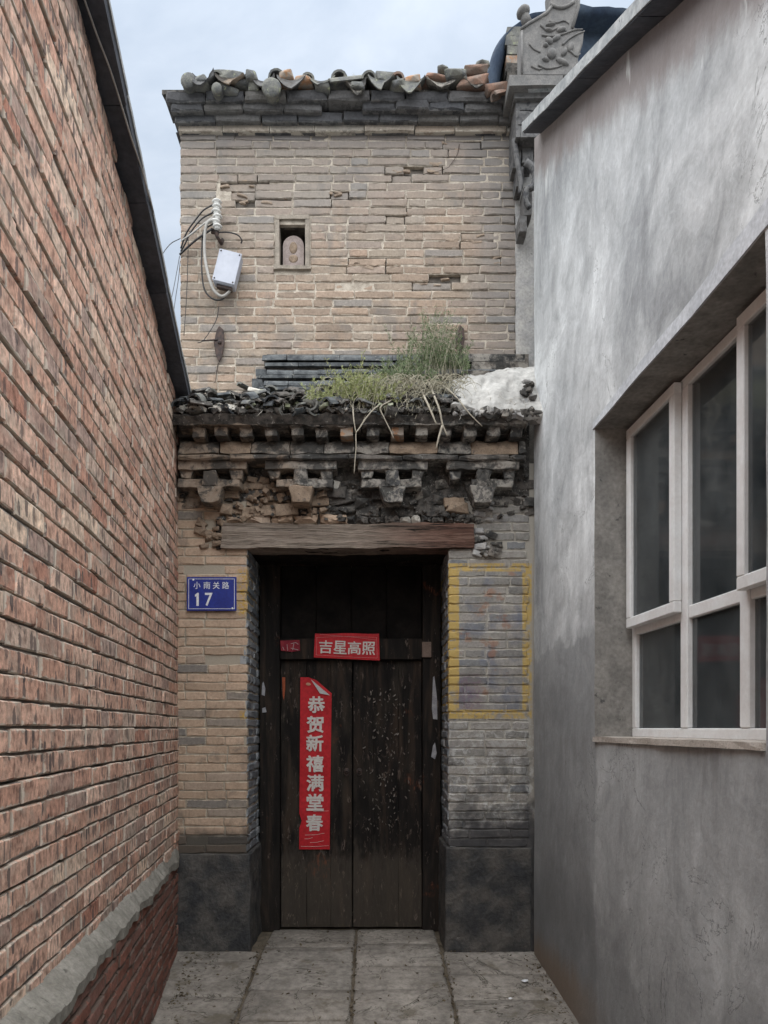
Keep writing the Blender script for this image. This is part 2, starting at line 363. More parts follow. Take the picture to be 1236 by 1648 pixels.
M['cornice_up'] = brickmat('upper_cornice_brick', [(0, (.06, .062, .068)), (.5, (.09, .09, .094)), (1, (.125, .12, .115))], (.15, .15, .15), .03, .5)
M['light_brick'] = brickmat('pale_band_brick', [(0, (.3, .26, .22)), (.5, (.24, .23, .21)), (1, (.37, .3, .24))], (.5, .46, .4), .05, .4)
M['orange'] = brickmat('orange_brick', [(0, (.36, .19, .11)), (1, (.42, .25, .15))], (.3, .28, .25), .03, .4)
M['tile'] = simple('grey_roof_tile', (.1, .105, .11), (.185, .185, .165), 14, c3=(.27, .29, .2), thr=.6)
M['tile_dark'] = simple('black_roof_tile', (.035, .04, .046), (.115, .125, .13), 16, c3=(.26, .26, .24), thr=.6, rough=.75)
M['tile_red'] = simple('reddish_roof_tile', (.25, .15, .11), (.2, .17, .15), 12)
M['rubble'] = simple('dark_rubble', (.035, .035, .034), (.12, .11, .1), 24, c3=(.34, .33, .3), thr=.6, bump=1)
M['rubble_br'] = simple('brown_rubble', (.2, .15, .11), (.3, .23, .17), 16, c3=(.12, .1, .085), thr=.58, bump=1)
M['rubble_wh'] = simple('pale_rubble', (.42, .4, .36), (.55, .53, .48), 20)
M['mortar_t'] = simple('lime_mortar', (.5, .45, .38), (.3, .26, .215), 18, bump=1)
M['mortar_p'] = simple('pale_pier_mortar', (.34, .31, .265), (.22, .2, .175), 16, bump=1); M['mortar_r'] = simple('grey_mortar', (.24, .21, .19), (.34, .31, .28), 18, bump=1)
M['mortar_d'] = simple('dark_mortar', (.1, .09, .08), (.19, .17, .15), 12, bump=1)
M['white_cem'] = simple('white_lime_cement', (.37, .365, .35), (.5, .495, .475), 4, c3=(.15, .145, .13), thr=.6, bump=1, dist=.01)
M['plaster_g'] = simple('grey_lime_patch', (.3, .3, .3), (.4, .39, .37), 9, c3=(.17, .17, .17), thr=.62, bump=1)
M['stone'] = simple('black_pier_stone', (.042, .044, .047), (.105, .098, .09), 7, c3=(.19, .18, .17), thr=.66, bump=1, dist=.014)
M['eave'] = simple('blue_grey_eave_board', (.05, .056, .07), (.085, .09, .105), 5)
M['eave_top'] = simple('pale_eave_edge', (.24, .25, .25), (.33, .33, .32), 9)
M['slab'] = simple('concrete_roof_slab', (.26, .28, .29), (.42, .435, .44), 11, c3=(.08, .09, .1), thr=.6)
M['ceramic'] = simple('white_ceramic', (.6, .6, .58), (.72, .72, .7), 20, rough=.35, bump=.1)
M['iron'] = simple('rusty_iron', (.035, .03, .03), (.09, .06, .05), 40, rough=.7)
M['cable_b'] = simple('black_cable', (.02, .02, .022), (.04, .04, .042), 30, rough=.5, bump=.1)
M['cable_w'] = simple('grey_cable', (.33, .32, .3), (.42, .41, .39), 30, rough=.5, bump=.1)
M['metal_box'] = simple('galvanised_sheet', (.36, .385, .45), (.42, .445, .51), 5, rough=.5, bump=.05, spec=.5, grain=.15)
M['carved'] = simple('carved_grey_brick', (.13, .13, .13), (.19, .185, .18), 14, c3=(.15, .15, .15), thr=.6)
M['tarp'] = simple('navy_tarpaulin', (.03, .045, .075), (.05, .07, .1), 5, rough=.85, spec=.15, bump=.3, dist=.01)
M['branch'] = simple('dry_twig', (.3, .27, .22), (.4, .37, .3), 40)
M['moss'] = simple('moss_earth', (.06, .075, .035), (.11, .1, .07), 30, bump=1)
M['litter'] = simple('dry_leaf_litter', (.07, .055, .035), (.16, .13, .09), 60)
def leafmat(name, a, b):
    g = G(name); c = g.ramp(g.rnd(), [(0, a), (1, b)]); return g.done(c, .7, spec=.2)
M['leaf_pale'] = leafmat('pale_green_leaf', (.2, .24, .09), (.36, .38, .18)); M['leaf'] = leafmat('green_leaf', (.09, .13, .06), (.2, .25, .14)); M['leaf_dry'] = leafmat('straw', (.27, .26, .2), (.42, .39, .3))
# rendered wall
g = G('cement_render'); sp = g.sep(); s1 = g.noise(1.1, 6, .62, stretch=(1, 1, .8), dist=.5); s2 = g.noise(5, 6, .65, stretch=(1, 1, .28), dist=.8); s3 = g.noise(50, 5, .65)
c = g.ramp(s1, [(.36, (.24, .242, .246)), (.46, (.34, .342, .343)), (.52, (.37, .37, .37)), (.62, (.47, .47, .467))])
bl2 = g.noise(3.4, 6, .68, dist=1.2, v=g.vec('ADD', g.pos, (11, 4, 6))); c = g.mix(.6, c, g.ramp(bl2, [(.36, .68), (.46, .95), (.54, 1.02), (.64, 1.28)]), 'MULTIPLY')
c = g.mix(.55, c, g.ramp(s2, [(.28, .66), (.5, 1.0), (.72, 1.24)]), 'MULTIPLY'); c = g.mix(.5, c, g.ramp(s3, [(.3, .8), (.7, 1.18)]), 'MULTIPLY')
c = g.mix(g.math('MULTIPLY', g.step(g.noise(2.5, 6, .7, stretch=(1, 1, .5), v=g.vec('ADD', g.pos, (3, 8, 2)), dist=1), .56, .7), .35), c, (.16, .16, .165))
zz = g.math('ADD', sp[2], g.math('MULTIPLY', g.math('SUBTRACT', g.noise(1.8, 6, .6, dist=.6), .5), 1.1))
c = g.mix(g.math('MULTIPLY', g.step(zz, 2.2, 1.5), .36), c, (.15, .15, .148)); c = g.mix(g.math('MULTIPLY', g.step(zz, .75, .3), .45), c, (.11, .11, .11))
dg = g.noise(1, 5, .6, v=g.vec('MULTIPLY', g.n('ShaderNodeVectorRotate', rotation_type='X_AXIS').outputs[0], (2, 2.4, 8)), dist=.9)
vr = g.t.nodes[-1] if False else [x for x in g.t.nodes if x.bl_idname == 'ShaderNodeVectorRotate'][0]; g.put(vr.inputs['Vector'], g.pos); vr.inputs['Angle'].default_value = R(70)
c = g.mix(.3, c, g.ramp(dg, [(.34, .76), (.5, 1), (.66, 1.22)]), 'MULTIPLY')
pt = g.math('MULTIPLY', g.step(g.math('ADD', sp[1], g.math('MULTIPLY', g.noise(3, 4), .2)), 3.88, 3.92), g.step(g.math('ADD', sp[2], g.math('MULTIPLY', g.noise(4, 5, .6), .3)), 2.16, 2.12)); c = g.mix(g.math('MULTIPLY', pt, .42), c, (.12, .12, .12))
sd_ = g.math('MULTIPLY', g.step(sp[2], 1.0, 1.43), g.math('MULTIPLY', g.step(sp[2], 1.47, 1.44), g.step(g.noise(9, 5, .65, stretch=(1, 1, .18)), .5, .66))); c = g.mix(g.math('MULTIPLY', sd_, .5), c, (.16, .155, .15))
mud = g.math('MULTIPLY', g.step(g.math('ADD', sp[2], g.math('MULTIPLY', g.math('SUBTRACT', s2, .5), .35)), .22, .02), g.step(sp[1], 3.4, 4.3)); c = g.mix(g.math('MULTIPLY', mud, .7), c, (.17, .12, .08))
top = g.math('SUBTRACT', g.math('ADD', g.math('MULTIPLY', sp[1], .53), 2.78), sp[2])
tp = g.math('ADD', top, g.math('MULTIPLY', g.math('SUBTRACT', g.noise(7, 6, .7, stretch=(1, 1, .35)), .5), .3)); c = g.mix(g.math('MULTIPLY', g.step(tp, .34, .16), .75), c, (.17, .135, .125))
drip = g.math('MULTIPLY', g.step(g.noise(8, 5, .6, stretch=(1, 1, .16), v=g.vec('ADD', g.pos, (1, 5, 3))), .63, .69), g.step(tp, .6, .25)); c = g.mix(g.math('MULTIPLY', drip, .6), c, (.62, .62, .6))
crk = g.math('ABSOLUTE', g.math('SUBTRACT', g.noise(1.7, 7, .6, dist=1.2, v=g.vec('ADD', g.pos, (7, 7, 1))), .5))
c = g.mix(g.math('MULTIPLY', g.math('MULTIPLY', g.step(crk, .005, .001), g.step(s1, .52, .6)), .6), c, (.07, .07, .07))
M['render'] = g.done(g.mix(1, c, (1.26, 1.31, 1.345), 'MULTIPLY'), .88, g.math('ADD', g.math('MULTIPLY', s2, 1.6), g.math('ADD', g.math('ADD', g.math('MULTIPLY', s3, .5), g.math('MULTIPLY', dg, .15)), g.math('MULTIPLY', g.noise(14, 5, .6), .8))), .6, .006, .25)
# mortar on the painted pier carries the same paint
M['mortar_pr'] = brickmat('painted_pier_mortar', [(0, (.36, .34, .3)), (1, (.36, .34, .3))], (.36, .34, .3), .5, .6, zone=zr); M['mortar_pl'] = brickmat('left_pier_mortar', [(0, (.36, .32, .26)), (1, (.36, .32, .26))], (.36, .32, .26), .5, .6, zone=zl)
M['reveal'] = simple('rough_reveal_plaster', (.2, .195, .185), (.31, .3, .28), 7, c3=(.1, .1, .1), thr=.62, bump=1, dist=.006)
M['band'] = simple('smooth_cement_band', (.4, .42, .45), (.5, .52, .55), 8)
M['frame'] = simple('chalky_pink_white_paint', (.77, .79, .8), (.7, .7, .7), 9, rough=.5, c3=(.6, .5, .45), thr=.68, bump=.15, grain=.15)
# lintel
g = G('old_lintel_wood'); n1 = g.noise(4, 6, .65, stretch=(.6, 3, 14), dist=.7); n2 = g.noise(22, 5, .6, stretch=(.5, 3, 9)); sp = g.sep()
xx = g.math('ADD', sp[0], g.math('MULTIPLY', g.math('SUBTRACT', n1, .5), 1.0))
ca = g.ramp(n1, [(.3, (.1, .085, .07)), (.5, (.24, .2, .165)), (.7, (.32, .27, .23))]); cb = g.ramp(n1, [(.3, (.05, .028, .022)), (.48, (.13, .072, .055)), (.7, (.26, .175, .14))])
c = g.mix(g.step(xx, -.2, .5), ca, cb); c = g.mix(.7, c, g.ramp(n2, [(.3, .5), (.7, 1.4)]), 'MULTIPLY'); c = g.mix(g.step(n1, .41, .36), c, (.015, .012, .01))
M['lintel'] = g.done(c, .85, g.math('ADD', g.math('MULTIPLY', n1, 2), n2), 1, .008, .2)
# door
def doormat(name, peel, dust):
    g = G(name); n1 = g.noise(5, 6, .6, stretch=(3, 3, .35), dist=.4); n2 = g.noise(30, 6, .7, stretch=(1.6, 1, .45), dist=.8); n3 = g.noise(11, 5, .6, stretch=(1.6, 1, .6)); sp = g.sep()
    c = g.ramp(n1, [(.3, (.005, .0045, .0045)), (.5, (.013, .011, .010)), (.7, (.042, .029, .021))])
    zz = g.math('ADD', sp[2], g.math('MULTIPLY', g.math('SUBTRACT', n3, .5), .6))
    c = g.mix(g.math('MULTIPLY', g.step(zz, .68, .42), dust), c, g.mix(n2, (.05, .043, .035), (.12, .1, .08)))
    p = g.math('MULTIPLY', g.step(n2, .56, .63), g.step(n3, .5-peel*.06, .6)); c = g.mix(g.math('MULTIPLY', p, .75), c, g.mix(g.noise(4, 3), (.2, .17, .15), (.11, .07, .05)))
    c = g.mix(g.math('MULTIPLY', g.step(g.noise(2.2, 5, .65, stretch=(2, 1, .6), v=g.vec('ADD', g.pos, (9, 3, 1))), .5, .64), max(0, .45*dust)), c, (.07, .058, .044))
    rs = g.math('MULTIPLY', g.step(g.noise(3.1, 4, .6, v=g.vec('ADD', g.pos, (2.4, 0, 5))), .62, .7), g.step(n2, .45, .6)); c = g.mix(g.math('MULTIPLY', rs, .5), c, (.2, .06, .025))
    return g.done(c, .78, g.math('ADD', n1, g.math('MULTIPLY', n2, .8)), .9, .005, .16)
M['door'] = doormat('black_door_paint', .9, .55); M['door_dark'] = doormat('black_frame_paint', -.9, .1)
M['soot'] = simple('sooted_board', (.006, .0055, .0055), (.014, .012, .011), 5, bump=.4, spec=.1)
M['red_paper'] = simple('red_paper', (.42, .014, .02), (.5, .022, .03), 6, rough=.6, bump=.3, c3=(.42, .02, .025), thr=.6)
M['paper_back'] = simple('grey_paper_back', (.42, .41, .41), (.5, .49, .48), 20)
M['silver'] = simple('silver_ink', (.58, .53, .5), (.68, .63, .6), 60, rough=.5, bump=.1)
M['old_paper'] = simple('old_paper_scrap', (.25, .25, .27), (.36, .36, .38), 30)
M['blue'] = simple('blue_enamel', (.012, .025, .2), (.016, .035, .25), 8, rough=.35, bump=.1, spec=.5, c3=(.03, .05, .22), thr=.7)
M['white'] = simple('white_enamel', (.66, .69, .72), (.74, .76, .78), 20, rough=.4, bump=.05)
g = G('worn_paving_stone'); r = g.rnd(); n1 = g.noise(3.2, 6, .65, dist=.4); n2 = g.noise(26, 6, .7); n3 = g.noise(140, 4, .6); sp = g.sep()
c = g.ramp(r, [(0, (.23, .21, .185)), (.5, (.3, .275, .245)), (1, (.26, .24, .215))]); c = g.mix(.8, c, g.ramp(n1, [(.32, .55), (.55, 1.0), (.7, 1.3)]), 'MULTIPLY'); c = g.mix(.85, c, g.ramp(n2, [(.3, .55), (.5, 1), (.7, 1.35)]), 'MULTIPLY')
c = g.mix(g.math('MULTIPLY', g.step(g.noise(6, 6, .7, v=g.vec('ADD', g.pos, (5, 2, 0))), .54, .66), .6), c, (.13, .11, .08))
ck = g.math('ABSOLUTE', g.math('SUBTRACT', g.noise(1.6, 6, .6, dist=1, v=g.vec('ADD', g.pos, (3, 7, 1))), .5)); c = g.mix(g.math('MULTIPLY', g.step(ck, .007, .001), .75), c, (.05, .045, .035))
M['paving'] = g.done(c, .85, g.math('ADD', g.math('MULTIPLY', n1, 1.5), g.math('ADD', n2, g.math('MULTIPLY', n3, .4))), .9, .006, .25)
M['earth'] = simple('packed_earth', (.09, .075, .055), (.15, .125, .095), 9, c3=(.06, .06, .04), thr=.6, bump=1)
M['tarmac'] = simple('outer_ground', (.1, .09, .075), (.16, .145, .12), 3)
M['dark_room'] = simple('dark_room_wall', (.1, .1, .105), (.14, .14, .14), 3)
M['curtain'] = simple('dark_green_cloth', (.05, .13, .14), (.08, .18, .18), 8)
M['redcloth'] = simple('dark_red_cloth', (.2, .05, .05), (.25, .07, .06), 8)
g = G('dusty_glass'); tr = g.n('ShaderNodeBsdfTransparent'); tr.inputs[0].default_value = (.7, .74, .74, 1); gl = g.n('ShaderNodeBsdfGlossy'); gl.inputs['Roughness'].default_value = .06; gl.inputs[0].default_value = (.8, .8, .8, 1)
fr = g.n('ShaderNodeFresnel'); fr.inputs[0].default_value = 1.5; m1 = g.n('ShaderNodeMixShader'); g.put(m1.inputs[0], g.math('MULTIPLY', fr.outputs[0], 1.6, clamp=True)); g.put(m1.inputs[1], tr.outputs[0]); g.put(m1.inputs[2], gl.outputs[0])
df = g.n('ShaderNodeBsdfDiffuse'); g.put(df.inputs[0], g.ramp(g.noise(3, 5, .7, stretch=(1, 1, .5)), [(.3, (.06, .075, .085)), (.7, (.2, .225, .235))])); m2 = g.n('ShaderNodeMixShader')
spk = g.math('MULTIPLY', g.step(g.noise(30, 5, .7, stretch=(1, 1, .5), dist=1), .7, .74), .6); dirt = g.math('ADD', g.math('ADD', .12, g.math('MULTIPLY', g.noise(4, 5, .7), .45)), spk, clamp=True)
df2 = g.n('ShaderNodeBsdfDiffuse'); df2.inputs[0].default_value = (.4, .4, .38, 1); m3 = g.n('ShaderNodeMixShader'); g.put(m3.inputs[0], spk); g.put(m3.inputs[1], df.outputs[0]); g.put(m3.inputs[2], df2.outputs[0])
g.put(m2.inputs[0], dirt); g.put(m2.inputs[1], m1.outputs[0]); g.put(m2.inputs[2], m3.outputs[0]); g.t.links.new(m2.outputs[0], g.out.inputs[0]); M['glass'] = g.m

X_, Y_, Z_ = Vector((1, 0, 0)), Vector((0, 1, 0)), Vector((0, 0, 1))
# ------------------------------------------------------------------ ground and paving
def gz(Y): return -.11*(5.06-max(2.6, min(5.06, Y))) if Y < 5.06 else 0.0
t = MB()
ys = [-200, -20, -4, 0, 1.5, 2.6, 3.4, 4.2, 5.06, 5.8, 12, 60, 300]; xs = [-200, -20, -3, 0, 3, 20, 200]
t.add([(x, y, gz(y)-.045) for y in ys for x in xs], [(j*7+i, j*7+i+1, (j+1)*7+i+1, (j+1)*7+i) for j in range(len(ys)-1) for i in range(6)])
t.build('ground', M['tarmac'], kind='structure')
pav = empty('pavement', (0, 4, 0), 'worn rectangular stone slabs leading up to the old black door', 'pavement', kind='structure')
t = MB(); n = 40
def LX(Y): return -.814-.1*Y           # face of the red brick wall
def RX(Y): return 1.328-.05*Y          # face of the cement wall
vs_ = []; fs_ = []
ny, nx = 70, 26
for j in range(ny+1):
    Y = -3+8.7*j/ny
    for i in range(nx+1):
        x = -1.55+3.1*i/nx; vs_.append((x, Y, gz(Y)-.016+.011*mn.noise(Vector((x*5, Y*5, 0)))+.006*mn.noise(Vector((x*17, Y*17, 3)))))
for j in range(ny):
    for i in range(nx): a = j*(nx+1)+i; fs_.append((a, a+1, a+nx+2, a+nx+1))
t.add(vs_, fs_); t.build('earth_bed', M['earth'], pav, smooth=True)
def paver(x0, x1, y0, y1, dz=0, seed=0):
    r = random.Random(seed); nx_, ny_ = 7, 7; t = MB(); vs = []; fs = []; b = .012; sk = r.uniform(-.006, .006)
    for j in range(ny_+1):
        for i in range(nx_+1):
            u, v = i/nx_, j/ny_
            u = (0, b/(x1-x0), .2, .4, .6, .8, 1-b/(x1-x0), 1)[i]; v = (0, b/(y1-y0), .2, .4, .6, .8, 1-b/(y1-y0), 1)[j]
            ed = i in (0, nx_) or j in (0, ny_); cr_ = (i in (0, nx_)) and (j in (0, ny_))
            x = x0+(x1-x0)*u+(-.035)*0; y = y0+(y1-y0)*v+sk*(u-.5)
            q = Vector((x*9, y*9, seed)); x += mn.noise(q)*.012; y += mn.noise(q+Vector((5, 5, 5)))*.012
            z = gz(y)+dz+mn.noise(Vector((x*4, y*4, seed*3.3)))*.006+mn.noise(Vector((x*15, y*15, seed)))*.0025-(.011 if ed else 0)-(.008 if cr_ else 0)
            vs.append(Vector((x, y, z)))
    fs = [(j*8+i, j*8+i+1, (j+1)*8+i+1, (j+1)*8+i) for j in range(7) for i in range(7)]
    rim = [i for i in range(8)]+[j*8+7 for j in range(1, 8)]+[56+i for i in range(6, -1, -1)]+[j*8 for j in range(6, 0, -1)]
    base = len(vs); vs += [vs[k]-Vector((0, 0, .05)) for k in rim]; m_ = len(rim)
    fs += [(rim[k], base+k, base+(k+1) % m_, rim[(k+1) % m_]) for k in range(m_)]
    t.add(vs, fs); t.build('paving_stone', M['paving'], pav, smooth=True)
cols = [(-1.5, -.761, [5.25, 4.86, 4.38, 3.93, 3.5, 3.05, 2.6, 2.1, 1.5]),
        (-.751, -.125, [5.58, 5.13, 4.48, 4.11, 3.7, 3.2, 2.75, 2.2, 1.6]),
        (-.116, .46, [5.58, 5.2, 4.81, 4.48, 4.06, 3.62, 3.2, 2.7, 2.2, 1.6]),
        (.469, 1.16, [5.04, 4.69, 4.34, 3.9, 3.45, 3.0, 2.5, 2.0, 1.5])]
k = 0
for x0, x1, yy in cols:
    for a, b in zip(yy, yy[1:]):
        k += 1; w0 = x0; w1 = x1
        if x0 == -1.5 and a > 5.0: a = 5.04
        if a-b > .12: paver(w0+.004, w1-.004, b+.005, a-.005, rng.uniform(-.004, .004), k)
for j in range(9):
    for i in range(5):
        if j < 8: k += 1; paver(-1.0+.5*i, -.52+.5*i, 1.0-.45*j+(i % 2)*.05, 1.43-.45*j+(i % 2)*.05, 0, k)
t = MB()
for _ in range(750):                      # crumbs and dry leaves along the joints and the foot of the walls
    s_ = rng.random()
    if s_ < .35: Y = rng.uniform(3.7, 5.2); X = rng.choice((-.755, -.12, .465))+rng.gauss(0, .018)
    elif s_ < .7: Y = rng.uniform(3.7, 5.0); X = LX(Y)+.07+abs(rng.gauss(0, .08))
    elif s_ < .85: Y = rng.uniform(3.7, 5.0); X = RX(Y)-abs(rng.gauss(0, .06))-.02
    else: X = rng.uniform(-1, .9); Y = rng.uniform(3.8, 5.5)
    if abs(X+.17) > .68 and Y > 5.03: Y = 5.02
    r_ = rng.uniform(.002, .008); a = rng.random()*3
    Mx = Matrix.Translation((X, Y, gz(Y)+r_*.4)) @ Euler((rng.random(), rng.random(), a*2)).to_matrix().to_4x4()
    t.add([Mx @ Vector(p) for p in ((-r_*1.6, -r_, 0), (r_*1.6, -r_*.7, 0), (r_*1.3, r_, r_*.3), (-r_, r_*.9, 0), (0, 0, r_*.9))], [(0,1,4),(1,2,4),(2,3,4),(3,0,4),(3,2,1,0)])
t.build('leaf_litter', M['litter'], kind='stuff', label='crumbs of earth and dry leaves in the paving joints and corners', cat='litter')
for (px, py, l) in ((845, 1578, 'white torn paper scrap on the slabs near the cement wall'), (822, 1604, 'tiny pale paper crumb on the right-hand slabs')):
    Y = 4.55 if py < 1590 else 4.32; c = W(px, py, Y); c.z = gz(Y)+.012; t = MB(); r_ = .028 if py < 1590 else .014
    t.add([c+Vector((math.cos(a)*r_*rng.uniform(.6, 1.3), math.sin(a)*r_*.6, rng.uniform(0, .008))) for a in [i*.9 for i in range(7)]]+[c+Vector((0, 0, .012))], [(i, (i+1) % 7, 7) for i in range(7)])
    t.build('paper_scrap', M['white'], label=l, cat='paper scrap')

# ------------------------------------------------------------------ left: red brick building
lb = empty('red_brick_building', (LX(2), 2, 0), 'long red brick wall with burnt dark spots and blue-grey eave, left side of the alley', 'building')
YN, YF = -2.5, 5.07
def ltop(Y): return 3.66+.235*(5.06-Y)
U = Vector((-.1, 1, 0)).normalized(); Nl = U.cross(Z_); O = Vector((LX(YN), YN, 0)); LEN = (YF-YN)/U.y
t = MB()
p = [Vector((LX(YN), YN, -.4))-Nl*.024, Vector((LX(YF), YF, -.4))-Nl*.024]
def body(t, n0, n1, z0a, z0b, z1a, z1b, back):
    t.hexa([n0+Z_*0, n1, n1+back, n0+back, n0+Z_*(z1a-z0a), n1+Z_*(z1b-z0b), n1+back+Z_*(z1b-z0b), n0+back+Z_*(z1a-z0a)])
body(t, p[0], p[1], -.4, -.4, ltop(YN), ltop(YF), Vector((-3, 0, 0))); t.build('wall', M['mortar_d'], lb)
bl = []; ch = .0765; H = .067; ncs = int((ltop(YN)-.66)/ch)+1; mo = MB()
for i in range(ncs):
    z = .665+i*ch; Ymax = 5.06-(z+H*.5-3.66)/.235 if z > 3.6 else YF
    if Ymax < YN+.3: break
    ln = min(LEN, (Ymax-YN)/U.y)
    dz = lambda: 0
    course(O, U, Z_, ln, H, .012, z, bl, 'red', L=.245, D=.06, wear=.85, lift=.003, offset=rng.uniform(0, .24), header=.16, joint=.008, tilt=.007, hj=.003)
    q = O-Nl*.0062+Z_*(z+.002); e = U*ln; hh = Z_*(H-.004)
    q2 = q-Nl*.008-Z_*.006; mo.add([q2, q2+e, q2+e+Z_*(ch+.004), q2+Z_*(ch+.004)], [(0, 1, 2, 3)]) if i % 4 else None
    mo.add([q, q+e, q+e+hh, q+hh, q-Nl*.015, q+e-Nl*.015, q+e+hh-Nl*.015, q+hh-Nl*.015], [(0,1,2,3),(3,2,6,7),(0,4,5,1)])
mo.build('mortar_joints', M['mortar_r'], lb, kind='stuff')
lay(lb, bl, M['red_brick'])
# eave: boards along the slope, thin pale edge on top
Y = YN
while Y < YF+.02:
    Y2 = min(Y+rng.uniform(.4, .55), YF+.03)
    if Y2 > YF-.15: Y2 = YF+.03
    a, b = Y+.003, Y2-.003; t = MB(); ov = .092+rng.uniform(-.004, .004)
    t.hexa([Vector((LX(a)-.3, a, ltop(a))), Vector((LX(a)+ov, a, ltop(a)+.004)), Vector((LX(b)+ov, b, ltop(b)+.004)), Vector((LX(b)-.3, b, ltop(b))),
            Vector((LX(a)-.3, a, ltop(a)+.05)), Vector((LX(a)+ov+.004, a, ltop(a)+.04)), Vector((LX(b)+ov+.004, b, ltop(b)+.04)), Vector((LX(b)-.3, b, ltop(b)+.05))])
    t.build('eave_board', M['eave'], lb)
    t = MB(); dz = Vector((0, 0, .052))
    t.lump((0, 0, 0), (1, 1, 1), (3, 5, 1), 0, 1)
    def f(q, a=a, b=b, ov=ov):
        yy_ = a+(b-a)*q.y; xx_ = LX(yy_)-.3+(ov+.31)*q.x; k_ = Vector((xx_, yy_, ltop(yy_)+.0525-.01*q.x+.028*q.z)); return k_+mn.noise_vector(k_*14)*.004
    t.v = [f(q) for q in t.v]; t.build('coping_slab', M['eave_top'], lb)
    Y = Y2
t = MB(); t.add([Vector((LX(YN)-3, YN, ltop(YN)+.04)), Vector((LX(YN)-.2, YN, ltop(YN)+.04)), Vector((LX(YF)-.2, YF, ltop(YF)+.04)), Vector((LX(YF)-3, YF, ltop(YF)+.04))]+
   [Vector((LX(YN)-3, YN, ltop(YN)+.06)), Vector((LX(YN)-.2, YN, ltop(YN)+.06)), Vector((LX(YF)-.2, YF, ltop(YF)+.06)), Vector((LX(YF)-3, YF, ltop(YF)+.06))], [(0,3,2,1),(4,5,6,7),(0,1,5,4),(1,2,6,5),(2,3,7,6),(3,0,4,7)])
t.build('roof', M['eave_top'], lb)
t = MB(); pts = []
for (px, k_) in ((131, .01), (150, .035), (165, .06), (185, .083), (196, .094), (204, .099)):
    Y = {131: 2.62, 150: 2.85, 165: 3.0, 185: 3.25, 196: 3.42, 204: 3.52}[px]; pts.append(Vector((LX(Y)+k_+.002, Y, ltop(Y)-.008 if k_ < .09 else ltop(Y)+.02)))
pts = [Vector((LX(1.4)+.008, 1.4, ltop(1.4)-.01)), Vector((LX(2.2)+.008, 2.2, ltop(2.2)-.01))]+pts+[Vector((LX(3.7)+.098, 3.7, ltop(3.7)+.06)), Vector((LX(3.8)+.06, 3.8, ltop(3.8)+.085))]
t.tube(spl(pts, 5), .0042, 6); t.build('cable', M['cable_w'], smooth=True, label='thin white wire strung under the eave of the red brick wall', cat='wire')

# plinth wall with sloping mortar coping
pl = empty('plinth_wall', (LX(4)+.08, 4, 0), 'low dark red brick plinth with a broken mortar coping at the foot of the red wall', 'wall')
def PX(Y): return -.679-.1225*Y
t = MB(); ny = 260; rows = []
for j in range(ny+1):
    Y = -1+(5.055+1)*j/ny
    nz = mn.noise(Vector((Y*4, 1, 0)))*.022+mn.noise(Vector((Y*13, 5, 0)))*.016+mn.noise(Vector((Y*23.7, 5, 8)))*.006+abs(mn.noise(Vector((Y*3.1, 9, 0))))*.012
    edge = PX(Y)-nz; r = []
    for i in range(7):
        u = i/6; x = LX(Y)-.01+(edge-LX(Y)+.01)*u; z = .705-.07*u**1.3+mn.noise(Vector((x*22, Y*9, 0)))*.012+mn.noise(Vector((x*40, Y*31, 0)))*.007+mn.noise(Vector((x*61, Y*53, 0)))*.004
        r.append(Vector((x, Y, z)))
    r.append(Vector((edge-.004, Y, .592+mn.noise(Vector((Y*16, 0, 4)))*.016+mn.noise(Vector((Y*5, 0, 4)))*.014))); r.append(Vector((LX(Y)-.01, Y, .59)))
    rows.append(r)
k = len(rows[0]); t.add([q for r in rows for q in r], [(j*k+i, j*k+i+1, (j+1)*k+i+1, (j+1)*k+i) for j in range(ny) for i in range(k-1)]+[tuple(range(k))[::-1], tuple(ny*k+i for i in range(k))])
M['coping'] = simple('rough_cement_coping', (.2, .19, .165), (.28, .265, .235), 12, c3=(.12, .115, .1), thr=.6, bump=1)
t.build('coping', M['coping'], pl)
t = MB(); t.hexa([Vector((PX(-1)-.45, -1, -.4)), Vector((PX(-1)-.035, -1, -.4)), Vector((PX(5.05)-.035, 5.05, -.1)), Vector((PX(5.05)-.3, 5.05, -.1)),
                  Vector((PX(-1)-.45, -1, .6)), Vector((PX(-1)-.035, -1, .6)), Vector((PX(5.05)-.035, 5.05, .6)), Vector((PX(5.05)-.3, 5.05, .6))]); t.build('core', M['mortar_d'], pl)
bl = []; Ub = Vector((-.1225, 1, 0)).normalized()
for i in range(15):
    z = .535-i*.07; course(Vector((PX(-1)-.02, -1, 0)), Ub, Z_, 6.09, .06, .01, z, bl, 'base', L=.24, D=.05, wear=1.3, lift=.004, offset=rng.uniform(0, .24), header=.3, joint=.011, tilt=.008, hj=.002)
lay(pl, bl, M['base_brick'])

# ------------------------------------------------------------------ right: cement-rendered building
rb = empty('rendered_building', (RX(3), 3, 0), 'grey cement-rendered building with sloping concrete roof edge and white window, right side of the alley', 'building')
def rtop(Y): return 2.75+.54*max(Y, .1)
OY0, OY1, OZ0, OZ1 = 2.30, 3.822, 1.443, 3.035; RYN, RYF = -3, 4.985
yb = sorted(set([RYN, -1, 0, 1, 1.7, OY0, OY1, RYF]+[round(OY0+(OY1-OY0)*i/14, 4) for i in range(15)]+[round(OY1+(RYF-OY1)*i/12, 4) for i in range(13)]))
t = MB(); zN = 44
def wallpt(Y, z, top):
    n_ = mn.noise(Vector((Y*1.6, z*1.6, 0)))*.010+mn.noise(Vector((Y*6, z*6, 2)))*.0035
    return Vector((RX(Y)+n_, Y, z))
zb = sorted(set([-.4, OZ0, OZ1]+[-.4+(OZ0+.4)*i/14 for i in range(15)]+[OZ0+(OZ1-OZ0)*i/12 for i in range(13)]+[OZ1+.2*i for i in range(14)]))
idx = {}; vs = []; fs = []
